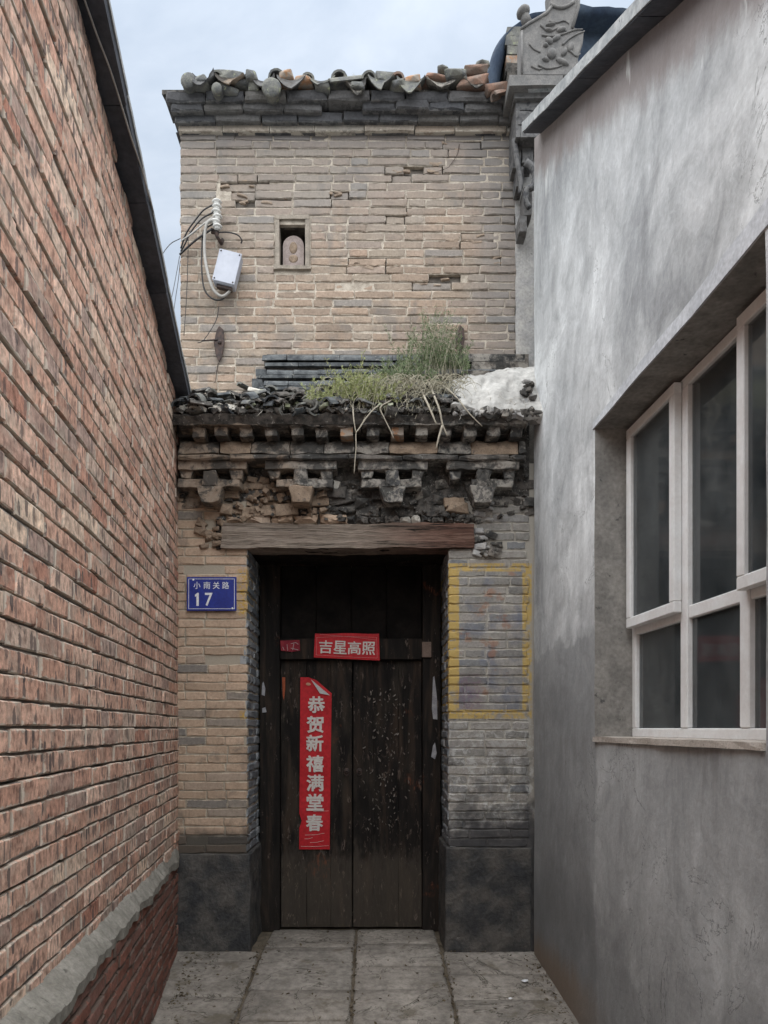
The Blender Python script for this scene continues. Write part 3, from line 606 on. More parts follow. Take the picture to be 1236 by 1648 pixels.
def gp(i, j):
    if (i, j) not in idx:
        Y = yb[i]; z = min(zb[j], rtop(Y)); idx[(i, j)] = len(vs); vs.append(wallpt(Y, z, 0))
    return idx[(i, j)]
for i in range(len(yb)-1):
    for j in range(len(zb)-1):
        if yb[i] >= OY0-1e-6 and yb[i+1] <= OY1+1e-6 and zb[j] >= OZ0-1e-6 and zb[j+1] <= OZ1+1e-6: continue
        if zb[j] >= rtop(yb[i]) and zb[j] >= rtop(yb[i+1]): continue
        q = [gp(i, j), gp(i, j+1), gp(i+1, j+1), gp(i+1, j)]
        fs.append(tuple(q))
t.add(vs, fs); t.build('wall', M['render'], rb, smooth=True)
TH = .24                                  # wall thickness; end face and the reveals of the opening
t = MB(); a = wallpt(RYF, 0, 0); zz = [-.4+.2*i for i in range(29)]
for z0, z1 in zip(zz, zz[1:]):
    z1 = min(z1, rtop(RYF))
    if z1 > z0: p0 = wallpt(RYF, z0, 0); p1 = wallpt(RYF, z1, 0); t.add([p0, p1, p1+X_*2.5, p0+X_*2.5], [(0, 1, 2, 3)])
t.build('end_wall', M['render'], rb)
def rev(t, pa, pb, n, d):                  # strip from wall face inwards along +X
    for i in range(n):
        p0 = pa.lerp(pb, i/n); p1 = pa.lerp(pb, (i+1)/n); c0 = wallpt(p0.y, p0.z, 0); c1 = wallpt(p1.y, p1.z, 0)
        m0 = c0+X_*d*.5+mn.noise_vector(c0*9)*.006; m1 = c1+X_*d*.5+mn.noise_vector(c1*9)*.006
        t.add([c0, c1, m1, m0, c1+X_*d, c0+X_*d], [(0, 1, 2, 3), (3, 2, 4, 5)])
t = MB(); P = lambda y, z: Vector((0, y, z))
rev(t, P(OY1, OZ0), P(OY1, OZ1), 12, TH); rev(t, P(OY0, OZ1), P(OY0, OZ0), 12, TH); rev(t, P(OY1, OZ1), P(OY0, OZ1), 14, TH); rev(t, P(OY0, OZ0), P(OY1, OZ0), 14, TH)
t.build('window_reveal', M['reveal'], rb)
# raised plaster band above the opening and the trowel ridge at its left side
t = MB(); n = 16; A = []; B = []
for i in range(n+1):
    Y = OY0-.35+(OY1-OY0+.37)*i/n; z0 = OZ1+.002; z1 = OZ1+.10+mn.noise(Vector((Y*7, 3, 3)))*.015-.06*(i/n)
    A.append(wallpt(Y, z0, 0)-X_*.007); B.append(wallpt(Y, z1, 0)-X_*.003)
t.add(A+B+[p+X_*.02 for p in A]+[p+X_*.02 for p in B], sum([[(i, n+1+i, n+2+i, i+1), (i, i+1, 2*n+3+i, 2*n+2+i), (n+1+i, 3*n+3+i, 3*n+4+i, n+2+i)] for i in range(n)], []))
t.build('plaster_band', M['band'], rb)
t = MB(); t.tube([wallpt(OY1+.012+.006*mn.noise(Vector((z*4, 0, 0))), z, 0)+X_*.002 for z in [OZ1-i*.06 for i in range(34)]], .005, 6, .002); t.build('trowel_ridge', M['render'], rb, smooth=True)
t = MB(); t.lump((0, 0, 0), (1, 1, 1), (2, 16, 1), 0, 1)
t.v = [(lambda yy: Vector((RX(yy)-.012+q.x*.24, yy, OZ0-.012+q.z*.026))+mn.noise_vector(Vector((q.x*3, yy*14, q.z*2)))*.004)(OY0+.004+(OY1-OY0-.008)*q.y) for q in t.v]
M['sillm'] = simple('chipped_pale_sill', (.42, .38, .34), (.52, .48, .44), 22, c3=(.25, .22, .19), thr=.58, bump=1); t.build('window_sill', M['sillm'], rb)
# roof slab
Y = RYN
segs = [(-3, -1.4), (-1.4, .1), (.1, 1.2), (1.2, 2.1), (2.1, 3.0), (3.0, 3.75), (3.75, 4.3), (4.3, 4.83)]
for a, b in segs:
    t = MB(); t.lump((0, 0, 0), (1, 1, 1), (6, 6, 1), 0, 1); k_ = 1.0
    def f(q, a=a, b=b):
        yy = a+.002+(b-a-.004)*q.y; v = Vector((RX(yy)-.12+q.x*1.2, yy, rtop(yy)+.001+q.z*.062)); return v+mn.noise_vector(Vector((v.x*6, v.y*9, v.z*9)))*(.006 if q.x < .3 else .002)
    t.v = [f(q) for q in t.v]; t.build('roof_slab', M['slab'], rb)
t = MB(); t.hexa([Vector((RX(RYN)+1.05, RYN, 2.8)), Vector((RX(RYN)+3, RYN, 2.8)), Vector((4, 4.8, 2.8)), Vector((RX(4.8)+1.05, 4.8, 2.8)),
                  Vector((RX(RYN)+1.05, RYN, 2.85)), Vector((RX(RYN)+3, RYN, 2.85)), Vector((4, 4.8, rtop(4.8))), Vector((RX(4.8)+1.05, 4.8, rtop(4.8)))]); t.build('roof', M['slab'], rb)
for a, b in segs:  # dark sheet in the eave colour, added to deepen the shade under the slab
    t = MB(); t.hexa([Vector((RX(yy)+dx_, yy, rtop(yy)-zz_)) for zz_, q in ((.006, 0), (-.0005, 1)) for dx_, yy in ((-.112, a+.004), (.03, a+.004), (.03, b-.004), (-.112, b-.004))]); t.build('underside_shade_sheet', M['eave'], rb)
# window: outer frame, mullions, transom, two casements standing proud, panes
FS = .19
def fbox(t, y0, y1, z0, z1, x0, x1):      # box following the wall plane; x measured inwards from the wall face
    t.hexa([Vector((RX(y0)+x0, y0, z0)), Vector((RX(y0)+x1, y0, z0)), Vector((RX(y1)+x1, y1, z0)), Vector((RX(y1)+x0, y1, z0)),
            Vector((RX(y0)+x0, y0, z1)), Vector((RX(y0)+x1, y0, z1)), Vector((RX(y1)+x1, y1, z1)), Vector((RX(y1)+x0, y1, z1))]); return t
fw = .045; zs0, zs1 = OZ0+.012, OZ1-.006; ya, yb_ = OY0+.004, OY1-.004; MU = (3.245, 2.765); TR = 2.0
t = MB(); fbox(t, ya, yb_, zs0, zs0+fw, FS, FS+.05); fbox(t, ya, yb_, zs1-fw, zs1, FS, FS+.05)
fbox(t, ya, ya+fw, zs0+fw, zs1-fw, FS, FS+.05); fbox(t, yb_-fw, yb_, zs0+fw, zs1-fw, FS, FS+.05)
wf = t.build('window_frame', M['frame'], rb, bev=.004)
for m_ in MU: fbox(MB(), m_-.032, m_+.032, zs0+fw+.001, zs1-fw-.001, FS-.003, FS+.047).build('mullion', M['frame'], wf, bev=.004)
bays = [(MU[0]+.033, yb_-fw-.001), (MU[1]+.033, MU[0]-.033), (ya+fw+.001, MU[1]-.033)]
for i, (a, b) in enumerate(bays):
    fbox(MB(), a, b, TR-.028, TR+.028, FS+.002, FS+.045).build('transom', M['frame'], wf, bev=.004)
    fbox(MB(), a-.002, b+.002, zs0+fw-.002, TR-.026, FS+.02, FS+.025).build('pane', M['glass'], wf)
    if i == 1: fbox(MB(), a-.002, b+.002, TR+.026, zs1-fw+.002, FS+.02, FS+.025).build('pane', M['glass'], wf)
    else:
        z0, z1 = TR+.006, zs1-fw+.03; a0, b0 = a-.02, b+.022 if i == 0 else b+.02; cw = .05; t = MB(); d0, d1 = FS-.04, FS-.004
        fbox(t, a0, b0, z0, z0+cw, d0, d1); fbox(t, a0, b0, z1-cw, z1, d0, d1); fbox(t, a0, a0+cw, z0+cw, z1-cw, d0, d1); fbox(t, b0-cw, b0, z0+cw, z1-cw, d0, d1)
        c_ = t.build('casement', M['frame'], wf, bev=.004)
        fbox(MB(), a0+cw-.002, b0-cw+.002, z0+cw-.002, z1-cw+.002, FS-.022, FS-.017).build('pane', M['glass'], wf)
# the room behind
t = MB(); x0 = RX(3)+.26
rx0, rx1, ry0, ry1, rz0, rz1 = RX(3.9)+TH+.02, 3.6, 1.2, 4.9, .2, 3.25
t.add([(rx0, ry0, rz0), (rx1, ry0, rz0), (rx1, ry1, rz0), (rx0, ry1, rz0), (rx0, ry0, rz1), (rx1, ry0, rz1), (rx1, ry1, rz1), (rx0, ry1, rz1)],
      [(0, 1, 2, 3), (4, 7, 6, 5), (1, 5, 6, 2), (0, 4, 5, 1), (3, 2, 6, 7)])
t.build('room', M['dark_room'], rb)
t = MB()                                  # inner skin of the wall around the opening so no daylight leaks in
for (y0, y1, z0, z1) in ((1.2, OY0, .2, 3.25), (OY1, 4.9, .2, 3.25), (OY0, OY1, .2, OZ0), (OY0, OY1, OZ1, 3.25)): fbox(t, y0, y1, z0, z1, TH, TH+.03)
t.build('inner_wall', M['dark_room'], rb)
t = MB(); vs = []; n = 40
for i in range(n+1):
    yy = 2.05+1.0*i/n; x = RX(yy)+TH+.35+.03*math.sin(i*1.3); vs += [Vector((x, yy, 1.3)), Vector((x+.01, yy, 2.35))]
t.add(vs+[v+X_*.008 for v in vs], sum([[(2*i, 2*i+1, 2*i+3, 2*i+2), (2*n+2+2*i, 2*n+4+2*i, 2*n+5+2*i, 2*n+3+2*i)] for i in range(n)], [])); t.build('curtain', M['curtain'], smooth=True, label='dark green cloth hanging inside behind the middle window pane', cat='curtain')

# ------------------------------------------------------------------ tile shapes
def half_tile(t, p0, p1, r, r2=None, th=.012, arc_=math.pi, up=Z_, n=7, cap=False, close=True):
    """curved tile from p0 to p1, convex towards up"""
    p0, p1 = Vector(p0), Vector(p1); d = (p1-p0).normalized(); s = d.cross(up).normalized(); u = s.cross(d).normalized(); r2 = r2 or r
    vs = []
    for p, rr in ((p0, r), (p1, r2)):
        for rad in (rr, rr-th):
            for i in range(n+1):
                a = (math.pi-arc_)/2+arc_*i/n; vs.append(p+s*math.cos(a)*rad+u*(math.sin(a)*rad-rr*.0))
    k = n+1; fs = []
    for i in range(n):
        fs += [(i, i+1, 2*k+i+1, 2*k+i), (k+i, 3*k+i, 3*k+i+1, k+i+1), (i, k+i, k+i+1, i+1), (2*k+i, 2*k+i+1, 3*k+i+1, 3*k+i)]
    fs += [(0, 2*k, 3*k, k), (n, k+n, 3*k+n, 2*k+n)]
    vs = [v+mn.noise_vector(v*30)*.002 for v in vs]
    return t.add(vs, fs)
def chunk(t, c, s, seed, rot=None):        # an angular broken piece
    r = random.Random(seed); E = (rot or Euler((r.uniform(-.5, .5), r.uniform(-.5, .5), r.uniform(-3, 3)))).to_matrix()
    pts = [Vector((x*(1+r.uniform(-.3, .3)), y*(1+r.uniform(-.3, .3)), z*(1+r.uniform(-.3, .3)))) for x, y, z in ((-1,-1,-1),(1,-1,-1),(1,1,-1),(-1,1,-1),(-1,-1,1),(1,-1,1),(1,1,1),(-1,1,1))]
    mids = [Vector((r.uniform(-.2, .2), -1.35, r.uniform(-.3, .3)))]
    q = [Vector(c)+E @ Vector((p.x*s[0]/2, p.y*s[1]/2, p.z*s[2]/2)) for p in pts+mids]
    return t.add(q, [(0,3,2,1),(4,5,6,7),(0,1,8),(1,5,8),(5,4,8),(4,0,8),(1,2,6,5),(2,3,7,6),(3,0,4,7)])

# ------------------------------------------------------------------ upper brick house behind the gateway
tw = empty('brick_house', (-.15, 5.45, 0), 'tall tan old brick house wall with a small niche window, rising behind the gateway roof', 'building')
YT = 5.45; xl, xr = W(290, 0, YT).x, W(834, 0, YT).x
t = MB(); t.box((xl+.01, YT+.008, 2.85), (W(868, 0, YT).x, YT+.35, 5.86)); 
# wall around the niche: four boxes instead of one so that the recess is real
nx0, nx1 = W(449, 0, YT).x, W(492, 0, YT).x; nz0, nz1 = W(0, 429, YT).z, W(0, 354, YT).z
t = MB(); xe = W(868, 0, YT).x
t.box((xl+.04, YT+.04, 2.85), (nx0, YT+.3, 5.86)); t.box((nx1, YT+.04, 2.85), (xe, YT+.3, 5.86)); t.box((nx0, YT+.04, 2.85), (nx1, YT+.3, nz0)); t.box((nx0, YT+.04, nz1), (nx1, YT+.3, 5.86)); t.box((nx0-.05, YT+.301, nz0-.05), (nx1+.05, YT+.33, nz1+.05))
t.box((xl+.01, YT+.301, 2.85), (xl+.31, 9, 5.86)); t.box((xe-.3, YT+.301, 2.85), (xe, 9, 5.86)); t.box((xl+.31, 8.7, 2.85), (xe-.3, 9, 5.86))
t.build('wall', M['mortar_d'], tw)
mo = MB()
t = MB(); t.box((xl+.012, 5.85, -.2), (xe, 9, 2.848)); t.build('lower_wall', M['mortar_d'], tw)
bl = []; ch = .0609; H = .0548
holes = [(395, 297, 34), (405, 321, 28), (445, 322, 16), (655, 283, 26), (690, 272, 28), (725, 393, 14), (605, 425, 36), (560, 427, 18), (735, 236, 30), (800, 420, 20), (540, 318, 22), (770, 385, 20), (640, 348, 14), (700, 455, 30)]
def eroded(c, li):
    px = CX+F*c.x/c.y; py = HZ-F*(c.z-EYE)/c.y
    if nx0-.03 < c.x < nx1+.03 and nz0-.02 < c.z < nz1+.05: return None
    for hx, hy, hr in holes:
        if abs(px-hx) < hr and abs(py-hy) < 8: return None if rng.random() < .15 else (-.016 if rng.random() < .4 else -.007)
    if c.x > xr-.02 and rng.random() < .5: return -.02
    e_ = mn.noise(Vector((c.x*2.4, 3, c.z*3.5)))
    return li-(.003 if e_ > .3 else 0)
z = W(0, 212, YT).z-ch; i = 0
while z > 3.3:
    ends = xr+rng.uniform(-.03, .02)
    xq = xl+.012
    while xq < ends-.01:
        c_ = Vector((xq+.02, YT, z+H/2)); px_ = CX+F*c_.x/YT; py_ = HZ-F*(c_.z-EYE)/YT
        if not any(abs(px_-hx) < hr+8 and abs(py_-hy) < 11 for hx, hy, hr in holes) and not (nx0-.03 < c_.x < nx1+.0 and nz0 < z+ch*.5 < nz1):
            o_ = .0075+.002*mn.noise(c_*9); mo.box((xq, YT+o_, z-.004), (min(xq+.04, ends), YT+.041, z+ch-.0041))
        xq += .04
    # split the course at the niche
    for (a, b) in (((xl, ends),) if not (nz0-.045 < z+H/2 < nz1+.035) else ((xl, nx0-.035), (nx1+.035, ends))):
        course(Vector((a, YT, 0)), X_, Z_, b-a, H, .006, z, bl, 'tow', L=.275, D=.06, wear=1.3, lift=.0035, offset=(.14 if i % 2 else 0)*(a == xl)+rng.uniform(0, .02), header=.3, joint=.006, tilt=.005, skip=eroded)
    z -= ch; i += 1
lay(tw, bl, M['tower_brick']); mo.build('mortar_joints', M['mortar_t'], tw, kind='stuff')
t = MB(); t.lump((xr-.02, YT-.012, 3.9), (W(866, 0, YT).x, YT+.005, 5.75), (4, 1, 40), .008, 7); t.build('plaster_strip', M['plaster_g'], tw, smooth=True)
# side face bricks on the left return, seen only from the side
bl = []
z = W(0, 212, YT).z-ch
while z > 3.3:
    course(Vector((xl, YT+1.2, 0)), -Y_, Z_, 1.19, H, .006, z, bl, 'tow', L=.275, D=.05, wear=1.3, offset=rng.uniform(0, .1), skip=None); z -= ch
lay(tw, bl, M['tower_brick'], limit=0, name='side_brick')
for k_, (hx, hy, hr) in enumerate(holes):        # ragged remains of bricks and mortar in the weathered pockets
    for q in range(3):
        c_ = W(hx+rng.uniform(-hr, hr), hy+rng.choice((-5, 5))+rng.uniform(-2, 2), YT+.012); t = MB(); s_ = rng.uniform(.012, .026)
        chunk(t, c_, (s_*3, .02, s_*.7), k_*9+q, Euler((0, rng.uniform(-.3, .3), 0))); t.build('broken_brick', M['tower_brick_plain'], tw)
M['niche'] = simple('niche_frame_brick', (.22, .195, .165), (.32, .28, .235), 14, c3=(.42, .38, .32), thr=.62)
# niche window: frame of cut bricks, arched stone panel, sill
f0, f1 = W(443, 432, YT), W(498, 347, YT)
t = MB(); d0, d1 = YT-.010, YT+.11
t.lump((f0.x, d0, nz0), (nx0+.003, d1, nz1), (1, 2, 5), .003, 20); t.lump((nx1-.003, d0, nz0), (f1.x, d1, nz1), (1, 2, 5), .003, 20)
t.lump((f0.x, d0-.003, nz1), (f1.x, d1, f1.z), (5, 2, 1), .003, 20); wd = t.build('niche_window', M['niche'], tw)
t = MB(); t.lump((f0.x-.012, d0-.008, f0.z-.012), (f1.x+.012, d1, nz0-.002), (6, 2, 1), .005, 20); t.build('sill', M['niche'], wd)
t = MB(); a, b = W(454, 429, YT), W(488, 372, YT); yy = YT+.05; rad = (b.x-a.x)/2; cxx = (a.x+b.x)/2
poly = [(a.x, yy, nz0), (b.x, yy, nz0)]+[(cxx+rad*math.cos(R(q)), yy, b.z-rad+rad*math.sin(R(q))) for q in range(0, 181, 15)]
t.prism(poly, .05); t.build('arched_panel', simple('pinkish_stone_panel', (.26, .215, .2), (.33, .28, .26), 25, bump=1), wd)
t = MB(); t.ell((cxx, yy, b.z-.09), (.03, .008, .045)); t.ell((cxx, yy, b.z-.17), (.035, .006, .03)); t.build('panel_relief', M['rubble_br'], wd, smooth=True)

# upper cornice: corbelled brick bands, each made of bricks
def band(parent, pxa, pxb, pya, pyb, Y, L, m, name, kind, wear=1.5, D=.16, lift=.003, miss=0, tilt=.006, joint=.005):
    a, b = W(pxa, pyb, Y), W(pxb, pya, Y); x = a.x
    while x < b.x-.01:
        l = min(L*rng.uniform(.85, 1.15), b.x-x)
        if rng.random() >= miss and l > .03:
            Mx = brick_matrix(Vector((x, Y, a.z)), X_, Z_, l-joint, b.z-a.z-.002, D, rng.gauss(0, lift), rng.gauss(0, tilt))
            lay(parent, [(Mx, kind, 1, L, b.z-a.z, D, wear)], m, name)
        x += l
band(tw, 287, 826, 196, 211, 5.41, .33, M['light_brick'], 'cornice_brick', 'cb1', 1, .2)
band(tw, 281, 826, 178, 195, 5.37, .30, M['cornice_up'], 'cornice_brick', 'cb2', 1.6, .2)
band(tw, 274, 824, 161, 177.5, 5.33, .26, M['cornice_up'], 'cornice_brick', 'cb3', 2.2, .2, .006, .05)
band(tw, 266, 824, 144, 160.5, 5.30, .28, M['cornice_up'], 'cornice_brick', 'cb4', 2.6, .2, .006, .03)
band(tw, 283, 826, 212, 214.5, 5.43, .3, M['cornice_up'], 'cornice_brick', 'cb5', .5, .2)
# roof behind with barrel rows
t = MB(); e = W(270, 143, 5.32); zr_ = e.z; t.hexa([Vector((xl-.1, 5.33, zr_-.03)), Vector((1.13, 5.33, zr_-.03)), Vector((1.13, 7.4, zr_+.55)), Vector((xl-.1, 7.4, zr_+.55)),
    Vector((xl-.1, 5.33, zr_+.002)), Vector((1.13, 5.33, zr_+.002)), Vector((1.13, 7.4, zr_+.6)), Vector((xl-.1, 7.4, zr_+.6))]); t.build('roof_deck', M['rubble'], tw)
xx = W(306, 0, 5.3).x; i = 0
sl = Vector((0, 1, .27)).normalized()
xs_b = []
for i in range(11):
    px = 302+i*48.5; x = W(px, 0, 5.28).x; xs_b.append(x)
    n0 = 0
    for j in range(5):
        if rng.random() < .3 and j < 2: continue
        s0 = .02+rng.uniform(-.03, .03)*(j == 0)+j*.36; p0 = Vector((x+rng.uniform(-.012, .012), 5.26, zr_+.022))+sl*s0; p1 = p0+sl*.37+Vector((rng.uniform(-.02, .02), 0, -.012))
        half_tile(MB(), p0, p1, .058*rng.uniform(.85, 1.1), .052, .014).build('barrel_tile', M['tile_red'] if (i in (7, 8, 9) and rng.random() < .6) else M['tile'], tw, smooth=False) if False else half_tile(t := MB(), p0, p1, .056*rng.uniform(.85, 1.1), .05, .014) and t.build('barrel_tile', M['tile_red'] if (i in (7, 8, 9) and rng.random() < .6) else M['tile'], tw)
def drip_tile(x, w_, h, Y, m, tilt=0, broken=0):     # concave tile with a pointed hanging tongue
    t = MB(); n = 8; A = []; B = []; zc_ = zr_+.03
    for i in range(n+1):
        u = -1+2*i/n; dip = (1-u*u)*.045; u2 = u+tilt*6*(1-u*u); lo = h*max(0, 1-abs(u2))**.9+.012+rng.uniform(-.004, .004)
        if broken and u > broken: lo *= .3
        A.append(Vector((x+u*w_/2, Y, zc_-dip))); B.append(Vector((x+u*w_/2*.95, Y-.008-lo*.2, zc_-dip-lo*.85+u*tilt)))
    bk = [a+Vector((0, .3, .075)) for a in A]; d = Vector((0, .012, 0)); up = Vector((0, 0, .013))
    vs = A+B+[a+d for a in A]+[b+d for b in B]+bk+[a+up for a in A]+[a+up for a in bk]; k = n+1; fs = []
    for i in range(n):
        fs += [(i, k+i, k+i+1, i+1), (2*k+i, 2*k+i+1, 3*k+i+1, 3*k+i), (k+i, 3*k+i, 3*k+i+1, k+i+1), (i, i+1, 5*k+i+1, 5*k+i), (5*k+i, 5*k+i+1, 6*k+i+1, 6*k+i), (2*k+i, 4*k+i, 4*k+i+1, 2*k+i+1)]
    t.add(vs, fs); t.build('drip_tile', m, tw)
for i, x in enumerate(xs_b[:-1]):
    drip_tile(x+.107+rng.uniform(-.02, .02), rng.uniform(.15, .21), rng.choice((.03, .06, .08, .1)), 5.245+rng.uniform(-.01, .03), rng.choice((M['tile'], M['cornice'], M['cornice_up'])), rng.uniform(-.06, .06), rng.choice((0, 0, .2, -.2)))
# loose upended and slipped pieces along the edge
def disc(px, py, Y, r, m, d=.08):
    c = W(px, py, Y); t = MB(); t.ell(c, (r, .03, r*1.02), nu=14, nv=10, amp=.004); t.tube([c, c+Vector((0, .25, .04))], r*.93, 12); t.build('barrel_tile_end', m, tw, smooth=False)
disc(303, 130, 5.25, .055, M['tile']); disc(349, 143, 5.24, .04, M['tile']); disc(437, 141, 5.24, .068, M['tile'])
for k_, (px, py, wx, wz, m) in enumerate([(326, 140, 110, 55, 'tile'), (374, 132, 150, 75, 'tile'), (388, 143, 100, 40, 'tile'), (405, 133, 70, 60, 'tile'), (366, 152, 120, 60, 'tile'), (412, 150, 80, 55, 'tile'), (464, 133, 105, 50, 'orange'), (491, 135, 110, 55, 'orange'),
        (620, 137, 130, 65, 'tile'), (640, 144, 80, 50, 'tile'), (664, 139, 110, 45, 'orange'), (700, 134, 170, 40, 'tile_red'), (732, 128, 130, 50, 'tile'), (765, 121, 150, 55, 'tile_red'), (772, 111, 90, 40, 'tile'), (800, 150, 140, 50, 'tile_red'), (760, 140, 180, 60, 'tile_red'), (713, 121, 60, 35, 'tile'), (575, 148, 80, 40, 'tile'), (520, 150, 90, 40, 'tile')]):
    c = W(px, py, 5.3+.02*(k_ % 3)); t = MB(); chunk(t, c, (wx*.00108, .12, wz*.00095), k_*7+3, Euler((rng.uniform(-.15, .15), rng.uniform(-.12, .12), rng.uniform(-.25, .25)))); t.build('loose_brick', M[m], tw, bev=.006)
half_tile(t := MB(), W(531, 141, 5.27), W(594, 133, 5.33), .05, .046, .014); t.build('barrel_tile', M['tile'], tw)
half_tile(t := MB(), W(795, 158, 5.25), W(822, 150, 5.3), .04, .04, .014); t.build('barrel_tile', M['tile_red'], tw)
# small weeds up there
t = MB()
for k_ in range(16):
    b0 = W(566+rng.uniform(-10, 25), 136, 5.36); h_ = rng.uniform(.03, .09)
    t.tube([b0, b0+Vector((rng.uniform(-.02, .02), 0, h_*.6)), b0+Vector((rng.uniform(-.04, .04), 0, h_))], .0018, 3, .0008)
t.build('weed_tuft', M['leaf_dry'], label='tiny dry weed tuft growing on the top roof edge against the sky', cat='plant')

# ------------------------------------------------------------------ carved roof ornament and corbelled gable at the top right
gb = empty('gable_corbel', (1.05, 5.2, 4.9), 'dark stepped brick corbel under the carved ornament, wedged behind the cement wall', 'corbel')
def blk(parent, pxa, pxb, pya, pyb, Y, D, m, name, amp=.003, n=(4, 2, 2)):
    a, b = W(pxa, pyb, Y), W(pxb, pya, Y); t = MB(); t.lump((a.x, Y, a.z), (b.x, Y+D, b.z), n, amp, 14); return t.build(name, m, parent)
blk(gb, 820, 906, 121, 137, 5.10, .4, M['carved'], 'cap_slab'); blk(gb, 832, 896, 138, 143, 5.13, .35, M['slab'], 'corbel_brick'); blk(gb, 828, 890, 144, 158, 5.16, .3, M['cornice_up'], 'corbel_brick')
for (a, b, c_, d_) in ((836, 868, 159, 178), (869, 900, 159, 178), (834, 858, 179, 200), (859, 890, 179, 200), (838, 870, 201, 222), (830, 838, 160, 222)): blk(gb, a, b-1, c_, d_-1, 5.18+.005*(a % 3), .3, M['cornice_up'], 'corbel_brick', .005)
for (a, b, c_, d_) in ((826, 838, 222, 268), (840, 858, 222, 262), (832, 842, 268, 300), (843, 856, 300, 345), (836, 848, 346, 372)): blk(gb, a, b, c_, d_, 5.28, .14, M['cornice_up'], 'corbel_brick', .008, (3, 2, 5))
t = MB()
sc_ = [(846, 262), (856, 270), (862, 284), (858, 300), (848, 306), (846, 322), (852, 335)]
t.tube(spl([W(a, b, 5.24) for a, b in sc_], 5), .03, 8, .018); t.tube(spl([W(a, b, 5.25) for a, b in ((828, 225), (832, 260), (838, 292), (836, 312))], 5), .022, 8, .012); t.build('scroll_carving', M['cornice_up'], gb, smooth=True)
orn = empty('carved_roof_ornament', (1.1, 5.15, 6.1), 'grey carved brick roof ornament with flower and leaf relief on a slab, top right', 'roof ornament')
t = MB(); YO = 5.14
poly = [(839, 121), (838, 45), (851, 36), (882, 14), (886, 0), (884, -28), (934, -30), (934, 10), (929, 22), (922, 42), (940, 50), (938, 70), (930, 90), (934, 121)]
t.prism([W(a, b, YO) for a, b in poly], .14); t.build('panel', M['carved'], orn, bev=.006)
t = MB(); t.tube([W(a, b, YO-.004) for a, b in ((838, 47), (852, 37), (880, 21), (888, 10))], .010, 8); t.tube([W(a, b, YO-.004) for a, b in ((932, -20), (931, 10), (921, 45))], .010, 8); t.tube(arc(W(886, 6, YO-.006), W(905, 20, YO-.006), W(924, 2, YO-.006), 8), .011, 8)
t.tube([W(a, b, YO-.004) for a, b in ((840, 50), (840, 118))], .008, 8); t.build('moulded_edge', M['carved'], orn, smooth=True)
def petal(px, py, rx, rz, ang, dy=.02): 
    t = MB(); t.ell(W(px, py, YO-.002), (rx, dy, rz), Matrix.Rotation(R(ang), 3, 'Y'), 12, 8); t.build('petal', M['carved'], orn, smooth=True)
for a in ((888, 87, .034, .036, 0, .03), (905, 100, .05, .018, 25, .022), (878, 96, .026, .014, 20), (884, 66, .03, .02, 40), (903, 48, .035, .016, -15), (895, 62, .035, .018, -30), (918, 76, .022, .034, 15), (908, 84, .02, .03, 30), (878, 73, .018, .014, 0), (883, 49, .03, .010, 10), (886, 40, .035, .009, -8)): petal(*a)
t = MB()
for pts in (((870, 40), (884, 50), (900, 44), (912, 50)), ((872, 56), (888, 58), (905, 55), (925, 48), (938, 47)), ((905, 72), (916, 62), (930, 54), (941, 50)), ((852, 70), (860, 79), (870, 84)), ((855, 106), (866, 111), (872, 110)), ((866, 104), (880, 110), (896, 108), (905, 105)), ((918, 82), (928, 90), (934, 86)), ((884, 34), (895, 36), (908, 33), (916, 38))):
    t.tube(spl([W(a, b, YO-.004) for a, b in pts], 5), .008, 6, .004)
t.build('leaf_relief', M['carved'], orn, smooth=True)
t = MB(); c = W(842, 20, YO+.06); t.ell(c, (.05, .05, .035), Matrix.Rotation(R(-25), 3, 'Y'), 10, 7); t.tube([c, W(850, 42, YO+.07)], .03, 8, .04); t.build('knob', M['carved'], orn, smooth=True)
t = MB(); t.ell(Vector((RX(3.92)-.06, 3.92, rtop(3.92)+.07)), (.035, .045, .022), amp=.006); t.build('cement_lump', M['white_cem'], label='small pale cement lump on the sloping concrete roof edge beside the carved ornament', cat='cement lump', smooth=True)
# tile stack between ornament and tarpaulin
st = empty('tile_stack', W(822, 150, 5.5), 'short column of stacked tiles and red bricks under the dark tarpaulin', 'tile stack')
for k_, (py, m, h_) in enumerate([(145, 'tile_red', 20), (125, 'rubble', 20), (108, 'rubble', 14), (95, 'orange', 12), (80, 'tile', 14), (64, 'tile', 16), (50, 'tile', 14)]):
    blk(st, 815+rng.uniform(-2, 2), 842, py-h_/2, py+h_/2, 5.45, .2, M[m], 'stacked_tile', .006)
t = MB()                                   # tarpaulin arched over the ridge
oc = [(779, 170), (781, 150), (785, 115), (793, 85), (806, 62), (826, 42), (850, 30), (885, 22), (930, 17), (975, 15), (1020, 22)]
ic = [(800, 170), (802, 150), (806, 118), (812, 92), (819, 72), (836, 52), (856, 40), (888, 32), (930, 28), (975, 27), (1020, 34)]
rows = []
for dy, sc2 in ((0, ic), (.0, oc)): rows.append([W(a, b, 5.5+dy) for a, b in sc2])
front_in, front_out = rows
oo = spl(front_out, 4); ii = spl(front_in, 4); back = [Vector((p.x*1.0, p.y+1.6, p.z-.05)) for p in oo]; mid_ = [a.lerp(b, .5)+Vector((0, -.05, .01))+mn.noise_vector(a*8)*.02 for a, b in zip(ii, oo)]
b1 = [p+Vector((0, .3, .03))+mn.noise_vector(p*5)*.03 for p in oo]
inr = [p+Vector((0, .25, -.02)) for p in ii]
L_ = [inr, ii, mid_, oo, b1, back]; n = len(oo)
t.add([p for r in L_ for p in r], [(j*n+i, j*n+i+1, (j+1)*n+i+1, (j+1)*n+i) for j in range(5) for i in range(n-1)])
